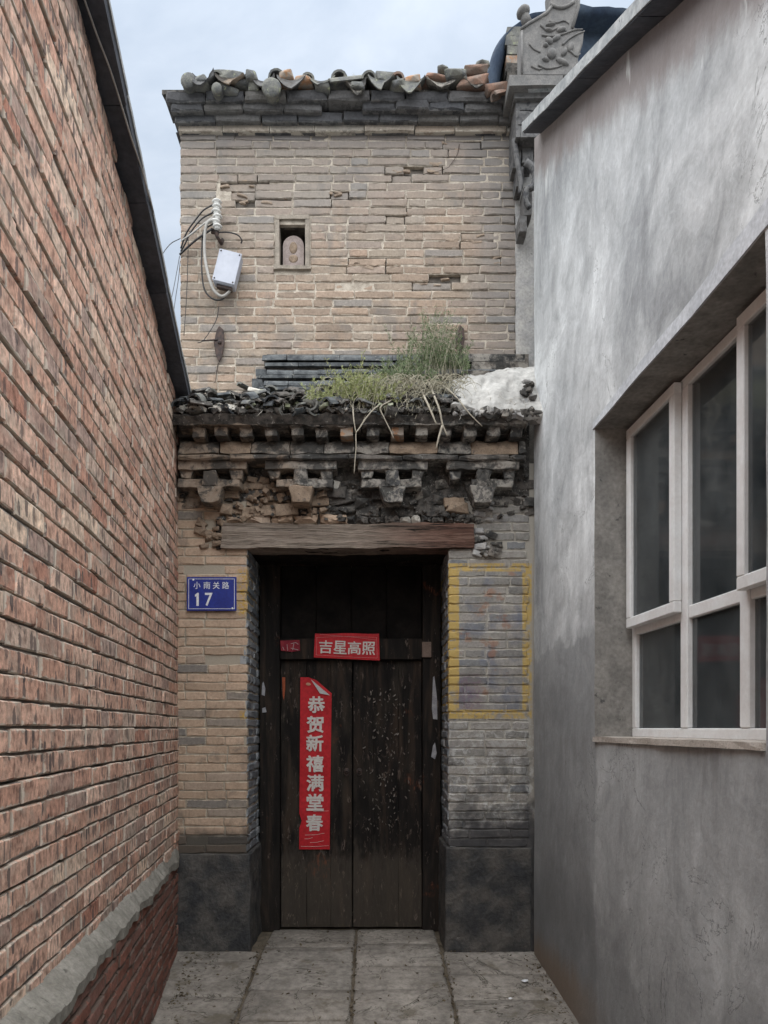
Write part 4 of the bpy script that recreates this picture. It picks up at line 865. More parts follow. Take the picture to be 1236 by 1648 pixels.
# body under it, filling the sheet down to the roof
t.build('tarpaulin', M['tarp'], smooth=True, label='dark navy tarpaulin draped over the ridge behind the carved ornament', cat='tarpaulin')
rh = empty('rear_ridge', (1.5, 6, 5.5), 'raised roof ridge hidden under the tarpaulin, behind the carved ornament', 'roof')
t = MB(); t.hexa([W(850, 140, 5.62), W(1040, 140, 5.62), W(1040, 140, 5.62)+Y_*1.4, W(850, 140, 5.62)+Y_*1.4, W(850, 42, 5.62), W(1040, 32, 5.62), W(1040, 32, 5.62)+Y_*1.4, W(850, 42, 5.62)+Y_*1.4]); t.build('ridge_body', M['tarp'], rh)

# ------------------------------------------------------------------ gateway
gt = empty('gateway', (-.15, 5.06, 0), 'old brick gateway with a carved bracket cornice, timber lintel and weedy tiled canopy', 'gateway')
YG = 5.06; OYD = 5.62
pxl, pxr = W(398, 0, YG).x, W(722, 0, YG).x; ox0, ox1 = -1.40, W(852, 0, YG).x
zlt = W(0, 882, YG).z
t = MB(); e_ = .009
e_ = .0075; t.box((ox0-.1, YG+e_, -.1), (pxl-e_, OYD+.1, 3.3)); t.build('left_pier_core', M['mortar_pl'], gt)
t = MB(); t.box((pxr+e_, YG+e_, -.1), (ox1+.16, OYD+.1, 3.3)); t.build('right_pier_core', M['mortar_pr'], gt)
t = MB(); t.box((pxl-.02, YG+.05, zlt+.02), (pxr+.02, OYD+.1, 3.3)); t.build('upper_core', M['mortar_d'], gt)
t = MB(); t.box((pxl, YG+.02, zlt+.001), (pxr, OYD, zlt+.018)); t.build('soffit', M['door_dark'], gt)
# stone blocks at the foot
for (x0, x1, zt, nm) in ((W(294, 0, YG).x-.12, W(403, 0, YG).x, W(0, 1374, YG).z, 'l'), (W(716, 0, YG).x, ox1+.01, W(0, 1364, YG).z, 'r')):
    t = MB(); t.lump((x0, YG-.022, -.06), (x1, OYD-.03, zt), (14, 14, 20), .010, 8, seed=3); t.build('stone_block', M['stone'], gt, smooth=False, bev=.006)
# pier bricks
zstL, zstR = W(0, 1374, YG).z, W(0, 1364, YG).z; ch = .0612; H = .0552
bl = []; bs = []; i = 0; z = zstL+.004
def erL(c, li):
    px = CX+F*c.x/c.y; py = HZ-F*(c.z-EYE)/c.y
    if abs(px-338) < 18 and abs(py-915) < 8: return -.04
    if abs(px-370) < 26 and abs(py-1056) < 7: return -.012
    if abs(px-345) < 16 and abs(py-1305) < 6: return -.03
    if abs(px-305) < 14 and abs(py-1348) < 8: return -.04
    if px > 335 and px < 368 and 838 < py < 880: return -.03-rng.random()*.02
    return li
ztop = W(0, 800, YG).z
while z < ztop:
    py = HZ-F*(z-EYE)/YG; xe_ = pxl+.0 if py > 884 else W(358, 0, YG).x
    course(Vector((ox0, YG, 0)), X_, Z_, xe_-ox0, H, .006, z, bl, 'pl', L=.272, D=.055, wear=1.1, lift=.0018, offset=(.14 if i % 2 else 0)+rng.uniform(0, .02), header=.28, joint=.006, skip=erL)
    if py > 884: course(Vector((pxl, YG+.006, 0)), Y_, Z_, OYD-YG-.03, H, .006, z, bs, 'pls', L=.272, D=.05, wear=2, lift=.004, offset=(0 if i % 2 else .13), header=.3, joint=.007)
    z += ch; i += 1
lay(gt, bl, M['left_brick']); lay(gt, bs, M['soot_brick'], limit=40)
bl = []; bs = []; i = 0; z = zstR+.004; ztop = W(0, 806, YG).z
def erR(c, li):
    px = CX+F*c.x/c.y; py = HZ-F*(c.z-EYE)/c.y
    if 768 < px < 790 and 838 < py < 880: return None
    return li
while z < ztop:
    py = HZ-F*(z-EYE)/YG; xs_ = pxr if py > 884 else W(766, 0, YG).x
    course(Vector((xs_, YG, 0)), X_, Z_, ox1-xs_, H, .006, z, bl, 'pr', L=.272, D=.055, wear=1.4, lift=.0022, offset=(.14 if i % 2 else 0)+rng.uniform(0, .03), header=.25, joint=.008, skip=erR, tilt=.008)
    if py > 884: course(Vector((pxr, OYD-.024, 0)), -Y_, Z_, OYD-YG-.03, H, .006, z, bs, 'prs', L=.272, D=.05, wear=2, lift=.004, offset=(0 if i % 2 else .13), header=.3, joint=.007)
    z += ch; i += 1
lay(gt, bl, M['right_brick']); lay(gt, bs, M['soot_brick'], limit=40)
# lintel
a, b = W(357, 882, 5.04), W(763, 843, 5.04)
t = MB(); t.lump((a.x, 5.03, a.z), (b.x, 5.24, b.z), (50, 4, 8), .011, 6, seed=5)
for v in t.v: v.z += .012*mn.noise(Vector((v.x*2, 0, 0))) if v.z > a.z+.05 else 0; v.y += .008*mn.noise(Vector((v.x*1.5, 7, v.z*26)))
t.build('lintel', M['lintel'], gt)
t = MB(); a, b = W(348, 884, 5.05), W(355, 835, 5.05); t.lump((a.x, 5.045, a.z), (b.x, 5.15, b.z), (1, 1, 5), .004, 20); t.build('timber_stub', M['door_dark'], gt)
# a thin course of rounded pebbles and brick ends lying on the lintel
px = 362
while px < 768:
    wpx = rng.uniform(13, 26) if px > 540 else rng.uniform(30, 55); a, b = W(px, 841.5, 5.05), W(min(px+wpx, 768)-1.5, 829+rng.uniform(-3, 2), 5.05)
    Mx = brick_matrix(Vector((a.x, 5.045, a.z)), X_, Z_, b.x-a.x, b.z-a.z, .12, rng.uniform(-.008, .01), rng.gauss(0, .03))
    m_ = M['left_brick'] if px < 520 else rng.choice((M['rubble'], M['cornice'], M['rubble_wh'] if px > 640 else M['cornice'])); lay(gt, [(Mx, 'peb', 1, .09, .05, .1, 4)], m_, 'packing_brick'); px += wpx
# rubble infill between lintel and brackets
cnt = 0
for row, (pya, pyb) in enumerate(((814, 829), (800, 815), (786, 801), (772, 787))):
    px = 290+rng.uniform(0, 10)
    while px < 845:
        wpx = rng.uniform(18, 60) if px < 520 else rng.uniform(14, 42)
        if px < 350 and row == 0: px += wpx; continue
        Y = 5.05+rng.uniform(-.012, .05); c = W(px+wpx/2, (pya+pyb)/2+rng.uniform(-2, 2), Y); w__ = wpx*Y/F; hh = rng.uniform(13, 19)*Y/F
        m_ = M['rubble_br'] if (px < 500 and rng.random() < .8) or (700 < px < 740 and row < 2) else rng.choice((M['rubble'], M['cornice'], M['rubble'], M['cornice']))
        if rng.random() < .06: m_ = M['rubble_wh']
        t = MB()
        if rng.random() < .5: chunk(t, c+Vector((0, .05, 0)), (w__, .12, hh), cnt, Euler((rng.uniform(-.3, .3), rng.gauss(0, .16), rng.gauss(0, .2))))
        else: t.lump((-w__/2, -.05, -hh/2), (w__/2, .06, hh/2), (4, 1, 2), .008, 16, seed=cnt, M=Matrix.Translation(c+Vector((0, .04, 0))) @ Euler((0, rng.gauss(0, .08), rng.gauss(0, .1))).to_matrix().to_4x4())
        t.build('broken_brick', m_, gt, bev=.003); cnt += 1; px += wpx*rng.uniform(.9, 1.05)
t = MB()
for k_ in range(260):
    px = rng.uniform(292, 846); py = rng.uniform(745, 838); Y = 5.06+rng.uniform(-.02, .02); s_ = rng.uniform(.008, .028)
    if 290 < px < 350 and py > 800: continue
    chunk(t, W(px, py, Y), (s_*1.8, s_, s_), k_+900)
t.build('rubble_crumbs', M['rubble'], gt, kind='stuff')
t = MB()
for k_ in range(90):
    px = rng.uniform(380, 520); py = rng.uniform(770, 835); s_ = rng.uniform(.01, .035); chunk(t, W(px, py, 5.05+rng.uniform(-.02, .03)), (s_*1.8, s_, s_), k_+1900)
t.build('clay_crumbs', M['rubble_br'], gt, kind='stuff')
for k_ in range(46):
    left = k_ % 2; px, py = (rng.uniform(318, 362), rng.uniform(806, 884)) if left else (rng.uniform(766, 800), rng.uniform(806, 896)); s_ = rng.uniform(.025, .06); t = MB()
    chunk(t, W(px, py, 5.06+rng.uniform(-.006, .012)), (s_*1.5, .05, s_*.75), k_+5000, Euler((rng.uniform(-.3, .3), rng.gauss(0, .35), rng.gauss(0, .3)))); t.build('broken_brick', M['rubble_br'] if left else rng.choice((M['cornice'], M['plaster_g'])), gt, bev=.004)
# cornice core behind the brackets and mouldings
t = MB(); a, b = W(283, 806, 5.06), W(852, 668, 5.06); t.box((a.x, 5.065, a.z), (b.x, 5.3, b.z+.1)); t.build('cornice_core', M['rubble'], gt)
# carved bracket sets
def wedge_block(parent, px, pya, pyb, wt, wb, Y, D, m, name):
    a, b, c_, d_ = W(px-wt/2, pya, Y), W(px+wt/2, pya, Y), W(px+wb/2, pyb, Y), W(px-wb/2, pyb, Y)
    t = MB(); n = 4; poly = [a.lerp(b, i/n) for i in range(n)]+[b.lerp(c_, i/n) for i in range(n)]+[c_.lerp(d_, i/n) for i in range(n)]+[d_.lerp(a, i/n) for i in range(n)]
    mid_ = (b.z+c_.z)/2
    for q in poly:
        q += mn.noise_vector(q*18)*.011
        if q.z < mid_: q.x += (a.x+b.x-2*q.x)*.03
    t.prism(poly[::-1], D); return t.build(name, m, parent, bev=.006)
for k_, cx_ in enumerate((337, 484, 630, 780)):
    m_ = M['cornice']; dx = (0, 0, 2, -2)[k_]; up = ((-51, 59), (-57, 58), (-54, 58), (-61, 56))[k_]; lo = ((-50, 50), (-40, 52), (-48, 48), (-20, 46))[k_]
    def piece(a, b, pya, pyb, Y, D, nm='bracket_arm', amp=.011):
        p, q = W(cx_+a, pyb, Y), W(cx_+b, pya, Y); t = MB(); t.lump((p.x, Y, p.z), (q.x, 5.07, q.z), (10, 2, 3), amp, 15, seed=k_*3+a); return t.build(nm, m_, gt, bev=.003)
    piece(up[0], up[1], 741, 755, 4.93, .13); 
    for off in (up[0]+6+8, 0, up[1]-6-10):
        if k_ == 0 and off < 0: off = -38
        wedge_block(gt, cx_+off, 755.5, 771, 22, 15, 4.95, .11, m_, 'bracket_block')
    piece(lo[0], lo[1], 771, 784, 4.95, .11)
    wedge_block(gt, cx_+dx, 781, 808, 42, 30, 4.91, .15, M['rubble_br'] if k_ == 1 else m_, 'bracket_base')
    wedge_block(gt, cx_+dx, 756, 782, 20, 26, 4.925, .13, m_, 'bracket_post')
# flat band, round moulding, dentil blocks, top plate
band(gt, 286, 848, 730.5, 739.5, 4.905, .36, M['cornice'], 'cornice_slab', 'g1', 2.2, .2, .008, 0, .012, .004)
px = 286
while px < 846:
    wpx = min(rng.uniform(45, 80), 848-px); t = MB(); Y = 4.93+rng.uniform(-.008, .012); a = W(px, 0, Y).x; b = W(px+wpx-2, 0, Y).x; z0, z1 = W(0, 729.5, Y).z, W(0, 702, Y).z; n = 6; vs = []; nn = 6
    for i in range(nn+1):
        for j in range(n+1):
            th = math.pi/2*(j/n); x = a+(b-a)*i/nn; q = Vector((x, Y+.11-.10*math.cos(th)-.01, z0+(z1-z0)*math.sin(th)**1.0)); q = Vector((x, Y+.11*(1-math.cos(th)), z0+(z1-z0)*math.sin(th)))
            vs.append(q+mn.noise_vector(q*13)*.016)
    fs = [(i*(n+1)+j, (i+1)*(n+1)+j, (i+1)*(n+1)+j+1, i*(n+1)+j+1) for i in range(nn) for j in range(n)]
    base = len(vs); vs += [Vector((a, 5.07, z0)), Vector((a, 5.07, z1)), Vector((b, 5.07, z0)), Vector((b, 5.07, z1))]
    fs += [tuple([base]+[base+1]+[j for j in range(n, -1, -1)]), tuple([base+2]+[nn*(n+1)+j for j in range(n+1)]+[base+3]), tuple([base, 0]+[i*(n+1) for i in range(1, nn+1)]+[base+2])]
    fs += [tuple([base+1, base+3]+[i*(n+1)+n for i in range(nn, -1, -1)])]
    t.add(vs, fs); t.build('round_moulding', M['cornice'] if rng.random() < .8 else M['rubble_br'], gt); px += wpx
for i, px in enumerate((318, 357, 396, 437, 477, 518, 559, 599, 639, 678, 718, 757, 797, 833)):
    m_ = M['orange'] if px in (559, 639) else M['cornice']; px += rng.uniform(-2, 2); hh = rng.uniform(13, 17)
    a, b = W(px-9.5-rng.uniform(0, 1.5), 686+hh, 4.86), W(px+9.5, 686, 4.86); Y0 = 4.86+rng.uniform(0, .02)
    t = MB(); t.lump((a.x, Y0, a.z), (b.x, Y0+.2, b.z), (3, 2, 3), .007, 30, seed=i); t.build('dentil_brick', m_, gt, bev=.003)
t = MB(); a, b = W(286, 703, 5.0), W(848, 684, 5.0); t.box((a.x, 4.99, a.z), (b.x, 5.1, b.z)); t.build('dentil_back', M['rubble'], gt)
px = 286
while px < 850:
    wpx = min(rng.uniform(50, 95), 852-px); a, b = W(px, 685+rng.uniform(-1, 1), 4.84), W(px+wpx-1.5, 671, 4.84)
    t = MB(); t.lump((a.x, 4.835+rng.uniform(-.012, .01), a.z), (b.x, 5.2, b.z), (8, 3, 2), .012, 14, seed=px); t.build('eave_plate', M['cornice'], gt); px += wpx
# canopy roof slab (earth bed) up to the house wall
t = MB(); nx_, ny_ = 60, 12; vs = []
for j in range(ny_+1):
    v = j/ny_
    for i in range(nx_+1):
        px = 284+(868-284)*i/nx_; Y = 4.80+.655*v; x = (px-CX)*4.95/F; z = 3.52+.37*v; q = Vector((x, Y, z)); vs.append(q+Vector((0, 0, 1))*(mn.noise(q*7)*.02+mn.noise(q*19)*.014)+Vector((0, mn.noise(q*9)*.02, 0)))
k = nx_+1; fs = [(j*k+i, j*k+i+1, (j+1)*k+i+1, (j+1)*k+i) for j in range(ny_) for i in range(nx_)]; b0 = len(vs)
vs += [Vector((v.x, v.y+.04, 3.47)) for v in vs[:k]]; fs += [(i, b0+i, b0+i+1, i+1) for i in range(nx_)]
t.add(vs, fs); t.build('roof_bed', M['rubble'], gt)
# broken curved tiles heaped along the eave
for k_ in range(230):
    u = rng.random(); px = rng.uniform(292, 732); v = abs(rng.gauss(0, .25)); Y = 4.80+.5*min(v, 1); x = (px-CX)*4.9/F; z = 3.535+.36*min(v, 1)+rng.uniform(0, .05)
    if px < 400 and rng.random() < .3: continue
    t = MB(); p = Vector((x, Y-.03, z)); an = rng.uniform(-1.2, 1.2); d = Vector((math.sin(an), math.cos(an), rng.uniform(-.1, .5))); ln = rng.uniform(.06, .15)
    upv = Vector((rng.uniform(-.6, .6), rng.uniform(-.4, .2), 1 if rng.random() < .6 else -1)); half_tile(t, p, p+d.normalized()*ln, rng.uniform(.03, .062), None, .012, rng.uniform(1.4, 2.8), upv, 6)
    t.build('broken_tile', rng.choice((M['tile_dark'], M['rubble'], M['rubble'], M['tile'])), gt)
t = MB()
for k_ in range(700):
    px = rng.uniform(288, 740); v = abs(rng.gauss(0, .35)); Y = 4.79+.62*min(v, 1); x = (px-CX)*4.9/F; z = 3.53+.36*min(v, 1); s_ = rng.uniform(.008, .03); chunk(t, (x, Y, z+.006), (s_*1.7, s_*1.3, s_*.8), k_)
t.build('roof_crumbs', M['rubble'], gt, kind='stuff')
t = MB()
for k_ in range(60):
    px = rng.uniform(290, 560); Y = 4.80+rng.uniform(0, .2); x = (px-CX)*4.9/F; s_ = rng.uniform(.012, .035); chunk(t, (x, Y-.01, 3.545+(Y-4.8)*.6), (s_*1.7, s_, s_*.8), k_+77)
t.build('mortar_crumbs', M['rubble_wh'], gt, kind='stuff')
# ridge of long stacked tiles, laid along the wall
rowsR = [(422, 842, 568, 581, 5.33, .19), (426, 700, 583.5, 589, 5.32, .22), (428, 800, 590.5, 601, 5.26, .19), (420, 700, 603, 608, 5.25, .22), (424, 760, 609, 620, 5.2, .19), (416, 640, 622, 627, 5.18, .2), (402, 600, 627, 640, 5.10, .2)]
t = MB(); a = W(430, 640, 5.38); b = W(850, 572, 5.38); t.box((a.x, 5.36, 3.7), (b.x, 5.449, b.z)); t.build('ridge_core', M['mortar_d'], gt)
for (pa, pb, pya, pyb, Y, Ls) in rowsR:
    thin = pyb-pya < 8; x = W(pa, 0, Y).x; xe2 = W(pb, 0, Y).x; zc_ = W(0, pyb, Y).z; hh = (pyb-pya)*Y/F
    while x < xe2-.03:
        l = Ls*rng.uniform(.9, 1.1); x2 = min(x+l, xe2); t = MB(); dzz = rng.uniform(-.003, .003)
        if not thin: half_tile(t, (x+.002, Y+.05, zc_+dzz), (x2-.002, Y+.05+rng.uniform(-.005, .005), zc_+dzz+rng.uniform(-.003, .003)), hh*1.02, None, .016, math.pi, Z_, 8)
        else: t.lump((x+.002, Y, zc_), (x2-.003, Y+.13, zc_+hh), (3, 1, 1), .003, 20)
        t.build('ridge_tile', M['tile_dark'], gt); x = x2
    if not thin: t = MB(); t.box((W(pa, 0, Y).x+.01, Y+.052, zc_-.03), (xe2-.01, 5.36, zc_+hh*.6)); t.build('ridge_bedding', M['mortar_d'], gt)
for (pa, pb, pya, pyb, Y) in ((405, 424, 610, 626, 5.3), (398, 424, 627, 640, 5.28), (412, 428, 595, 609, 5.34), (760, 850, 583, 596, 5.3), (700, 845, 570, 582, 5.30), (745, 835, 597, 606, 5.25)): blk(gt, pa, pb, pya, pyb, Y, .1, M['cornice'] if pa > 500 else M['tile_dark'], 'ridge_brick', .008)
t = MB(); chunk(t, W(412, 633, 5.05), (.11, .1, .035), 5, Euler((0, .1, .2))); t.build('pale_chip', M['rubble_wh'], gt, bev=.004)
M['lichen'] = simple('lichen_rubble', (.17, .19, .12), (.28, .29, .22), 20)
t = MB()
for k_ in range(60):
    px = rng.uniform(400, 640); Y = 4.80+rng.uniform(0, .3); chunk(t, ((px-CX)*4.9/F, Y-.02, 3.56+(Y-4.8)*.62), (rng.uniform(.03, .08), .03, rng.uniform(.01, .025)), k_+333)
t.build('lichen_crumbs', M['lichen'], gt, kind='stuff')
# white cement cap, right end of the canopy
t = MB(); nx_, nv_ = 80, 36; vs = []
for j in range(nv_+1):
    v = j/nv_
    for i in range(nx_+1):
        u = i/nx_; Y = 4.77+.42*v; top_ = 668-(668-590)*(min(1, v*1.15)); px = 728+u*(872-728)+(1-v)*6*(u-.5); 
        yt_ = 612-24*u**.8; yb2_ = 652+15*u; py = yb2_+(yt_-yb2_)*math.sin(v*math.pi/2)
        q = W(px, py, Y); q += Vector((0, -1, .6)).normalized()*(.03*math.sin(u*math.pi)*math.sin(v*math.pi)+mn.noise(Vector((u*5, v*4, 0)))*.03+mn.noise(Vector((u*14, v*9, 0)))*.009+mn.noise(Vector((u*40, v*22, 0)))*.003-max(0, mn.noise(Vector((u*7, v*5, 5)))-.3)*.06); vs.append(q)
k = nx_+1; fs = [(j*k+i, j*k+i+1, (j+1)*k+i+1, (j+1)*k+i) for j in range(nv_) for i in range(nx_)]; b0 = len(vs)
vs += [v+Vector((0, .06, -.03-.02*mn.noise(v*20))) for v in vs[:k]]; fs += [(i, b0+i, b0+i+1, i+1) for i in range(nx_)]
b1_ = len(vs); lf = [j*k for j in range(nv_+1)]; vs += [vs[i]+Vector((.02, .06, -.06)) for i in lf]; fs += [(lf[j], lf[j+1], b1_+j+1, b1_+j) for j in range(nv_)]
t.add(vs, fs); t.build('cement_cap', M['white_cem'], gt, smooth=True)
for k_ in range(34):
    t = MB(); px = rng.uniform(732, 868); c = W(px, 668-rng.uniform(-2, 7), 4.79); s_ = rng.uniform(.02, .05); chunk(t, c, (s_*1.6, s_, s_*.7), k_+7000); t.build('broken_tile', rng.choice((M['rubble'], M['plaster_g'], M['cornice'])), gt, bev=.003)
for k_ in range(14):
    t = MB(); px = rng.uniform(835, 868); c = W(px, rng.uniform(610, 660), 4.84+rng.random()*.06); s_ = rng.uniform(.02, .04); chunk(t, c, (s_*1.6, s_, s_*.7), k_+7100); t.build('broken_tile', rng.choice((M['rubble'], M['plaster_g'])), gt, bev=.003)

# ------------------------------------------------------------------ door
yd = 5.60
dx = [W(px, 0, yd).x for px in (424, 452, 567.5, 679, 704)]
zc0, zc1 = W(0, 1062, yd).z, W(0, 1029, yd).z
def dbox(x0, x1, y0, y1, z0, z1, nm, m, par, n=(1, 1, 8), amp=.002, bev=.003):
    t = MB(); t.lump((x0, y0, z0), (x1, y1, z1), n, amp, 9, seed=x0); return t.build(nm, m, par, bev=bev)
dbox(pxl+.012, dx[1]-.002, yd-.055, yd+.08, -.01, zlt-.002, 'door_post', M['door_dark'], gt); dbox(dx[3]+.002, pxr-.012, yd-.055, yd+.08, -.01, zlt-.002, 'door_post', M['door_dark'], gt)
dbox(dx[1]-.001, dx[3]+.001, yd-.045, yd+.05, zc0, zc1, 'crossbar', M['door_dark'], gt, (8, 1, 1))
for j in range(4):
    a = dx[1]+(dx[3]-dx[1])*j/4; b = dx[1]+(dx[3]-dx[1])*(j+1)/4; dbox(a+.002, b-.002, yd+.01, yd+.05, zc1, zlt-.002, 'transom_board', M['soot'], gt)
dbox(dx[1]-.1, dx[3]+.1, yd+.10, yd+.14, -.05, zlt, 'backing_boards', M['door_dark'], gt)
for side, (a, b) in enumerate(((dx[1]+.002, dx[2]-.005), (dx[2]+.005, dx[3]-.002))):
    nb = 3; cuts = [a+(b-a)*q for q in ((0, .36, .7, 1) if side == 0 else (0, .3, .66, 1))]
    lf = None
    for j in range(nb):
        dz = rng.uniform(-.003, .003); o = MB(); o.lump((cuts[j]+.0012, yd+dz, .008), (cuts[j+1]-.0012, yd+.04, zc0-.004), (3, 1, 20), .003, 7, seed=j+side*5)
        if lf is None: lf = o.build('door_leaf', M['door'], gt, label=('left black plank door leaf with the red couplet' if side == 0 else 'right black plank door leaf with peeled paint')); 
        else: o.build('plank', M['door'], lf)
    for zz_ in (.56, .60): pass
    t = MB(); c = Vector((dx[2]+(-.045 if side == 0 else .05), yd-.006, 1.18)); t.ell(c, (.022, .008, .022)); t.tube([c+Vector((.018*math.cos(q*.7), -.012, -.014+.018*math.sin(q*.7))) for q in range(10)], .0035, 5); t.build('ring_pull', M['iron'], lf, smooth=True)
dbox(W(679, 0, yd-.06).x, W(694, 0, yd-.06).x, yd-.075, yd-.056, W(0, 1058, yd-.07).z, W(0, 1033, yd-.07).z, 'pivot_block', simple('bare_wood_block', (.15, .11, .09), (.2, .15, .125), 20), gt, (1, 1, 1))
# peeled paint flakes, real little curls on the right leaf
t = MB()
for k_ in range(170):
    px = rng.gauss(622, 14) if rng.random() < .7 else rng.uniform(585, 660); py = rng.uniform(1105, 1340); c = W(px, py, yd-.006); s_ = rng.uniform(.003, .009)
    Mx = Matrix.Translation(c) @ Euler((rng.uniform(-.6, .6), rng.uniform(-1, 1), rng.uniform(-.6, .6))).to_matrix().to_4x4()
    t.add([Mx @ Vector(p) for p in ((-s_*.6, 0, -s_*1.5), (s_*.5, -.003, -s_), (s_*.6, -.004, s_), (-s_*.3, 0, s_*1.8))], [(0, 1, 2, 3)])
t.build('paint_flakes', M['old_paper'] if False else simple('paint_flake', (.13, .115, .1), (.2, .18, .16), 30), gt, kind='stuff')

# ------------------------------------------------------------------ writing
def glyph(ch, cx_, cz_, w_, h_, Y, bold=.02, rot=0, d=.0012):
    cu = bpy.data.curves.new('g', 'FONT'); cu.body = ch; cu.size = 1; cu.offset = bold; cu.resolution_u = 3
    o = bpy.data.objects.new('g', cu); COL.objects.link(o); dg = bpy.context.evaluated_depsgraph_get(); me = bpy.data.meshes.new_from_object(o.evaluated_get(dg))
    bpy.data.objects.remove(o); pts = [v.co.copy() for v in me.vertices]; fs = [tuple(p.vertices) for p in me.polygons]; bpy.data.meshes.remove(me)
    if not pts: return [], []
    x0, x1 = min(p.x for p in pts), max(p.x for p in pts); y0, y1 = min(p.y for p in pts), max(p.y for p in pts)
    c, s = math.cos(rot), math.sin(rot); out_ = []
    for p in pts:
        u = ((p.x-x0)/(x1-x0)-.5)*w_; v = ((p.y-y0)/(y1-y0)-.5)*h_
        out_.append(Vector((cx_+u*c-v*s, Y, cz_+u*s+v*c)))
    return out_, fs
# house number plate
np_ = empty('number_plate', W(340, 956, 5.05), 'blue enamel house number plate 17 on the left brick pier of the gateway', 'sign')
a, b = W(300.5, 983, 5.035), W(380.5, 928.5, 5.035)
t = MB(); t.box((a.x, 5.035, a.z), (b.x, 5.041, b.z)); t.build('plate', M['blue'], np_, bev=.002)
t = MB(); y = 5.0335; i_ = .012; wd_ = .003
for (p, q, r_, s_) in ((a.x+i_, b.x-i_, a.z+i_, a.z+i_+wd_), (a.x+i_, b.x-i_, b.z-i_-wd_, b.z-i_), (a.x+i_, a.x+i_+wd_, a.z+i_+wd_, b.z-i_-wd_), (b.x-i_-wd_, b.x-i_, a.z+i_+wd_, b.z-i_-wd_)): t.box((p, y, r_), (q, y+.002, s_))
t.build('border_line', M['white'], np_)
t = MB()
for ch, px in zip('小南关路', (317, 333, 348, 363)):
    c = W(px, 942, y); vs, fs = glyph(ch, c.x, c.z, .046, .048, y, .004); t.add(vs, fs)
t.build('street_name', M['white'], np_)
t = MB()
c = W(317.5, 964.5, y); q1 = [(-.010, -.044), (.006, -.044), (.006, .044), (-.004, .044), (-.02, .03), (-.02, .017), (-.010, .022)]; t.prism([(c.x+a_+.004, y, c.z+b_) for a_, b_ in q1][::1], .0008)
for ch, px, w_ in (('7', 336, .052),):
    c = W(px, 964.5, y); vs, fs = glyph(ch, c.x, c.z, w_, .088, y, .012); t.add(vs, fs)
t.build('house_number', M['white'], np_)
for (px, py) in ((311, 933), (374, 979)):
    t = MB(); t.ell(W(px, py, y), (.007, .003, .007), nu=8, nv=5); t.build('screw', M['white'], np_)
# vertical red couplet strip with a folded corner
cp = empty('spring_couplet', W(507, 1230, yd), 'long vertical red paper strip with seven silver characters on the left door leaf', 'couplet')
yc = yd-.010; t = MB()
tl, tr, br, bl_ = (483.5, 1090), (532.5, 1120), (530.5, 1367), (481.5, 1367)
n = 24; vs = []
for j in range(n+1):
    v = j/n
    for i in range(5):
        u = i/4; px = (483.5+(534-483.5)*u)*(1-v)+(481.5+(530.5-481.5)*u)*v; py = 1090+(1367-1090)*v
        if j == 0: py = 1090+(0 if u < .4 else (u-.4)/.6*26)
        if j in (1, 2) and u > .6: py = max(py, 1090+26*(u-.4)/.6+j*.4)
        if v > .82 and v < .86 and i == 0: px += 4
        q = W(px, py, yc); q.y += mn.noise(Vector((px*.02, py*.015, 0)))*.004; vs.append(q)
fs = [((j+1)*5+i, (j+1)*5+i+1, j*5+i+1, j*5+i) for j in range(n) for i in range(4)]
t.add(vs+[v+Vector((0, .0015, 0)) for v in vs], fs+[tuple(len(vs)+q for q in f[::-1]) for f in fs]); t.build('paper_strip', M['red_paper'], cp)
t = MB(); p_ = [W(500, 1093, yc-.004), W(531, 1119, yc-.006), W(515, 1116, yc-.016)]; t.add(p_+[q+Vector((0, .001, 0)) for q in p_], [(0, 2, 1), (3, 4, 5)]); t.build('folded_corner', M['paper_back'], cp)
t = MB()
for ch, py, px in zip('恭贺新禧满堂春', (1134, 1166, 1196, 1229, 1260, 1291, 1324), (509, 507, 506.5, 507, 507, 507, 506)):
    c = W(px, py, yc-.006); vs, fs = glyph(ch, c.x, c.z, 27*yd/F, 26*yd/F, yc-.0065, .012)
    for q, (ddx, ddz) in enumerate(((0, 0), (.0022, .0012), (-.0018, .0016), (.0006, -.0022))):
        t.add([v+Vector((ddx+mn.noise(v*55+Vector((q, 0, 0)))*.003, -q*.0003, ddz+mn.noise(v*55+Vector((9, 9, 9-q)))*.003)) for v in vs], fs)
t.build('characters', M['silver'], cp)
t = MB()
for (x0, y0, x1, y1) in ((491, 1344, 522, 1341), (490, 1350, 503, 1348), (499, 1356, 521, 1353), (484, 1362, 529, 1361)): t.tube([W(x0, y0, yc-.007), W((x0+x1)/2, (y0+y1)/2+1, yc-.007), W(x1, y1, yc-.007)], .0012, 4)
t.tube([W(504, 1306, yc-.007), W(529, 1305, yc-.007)], .001, 4); t.build('small_print_lines', M['silver'], cp)
t = MB(); t.ell(W(496, 1101, yc-.003), (.02, .003, .012), nu=8, nv=5, amp=.004); t.build('gold_mark', simple('gold_mark_paint', (.5, .25, .15), (.55, .3, .2), 20), cp)
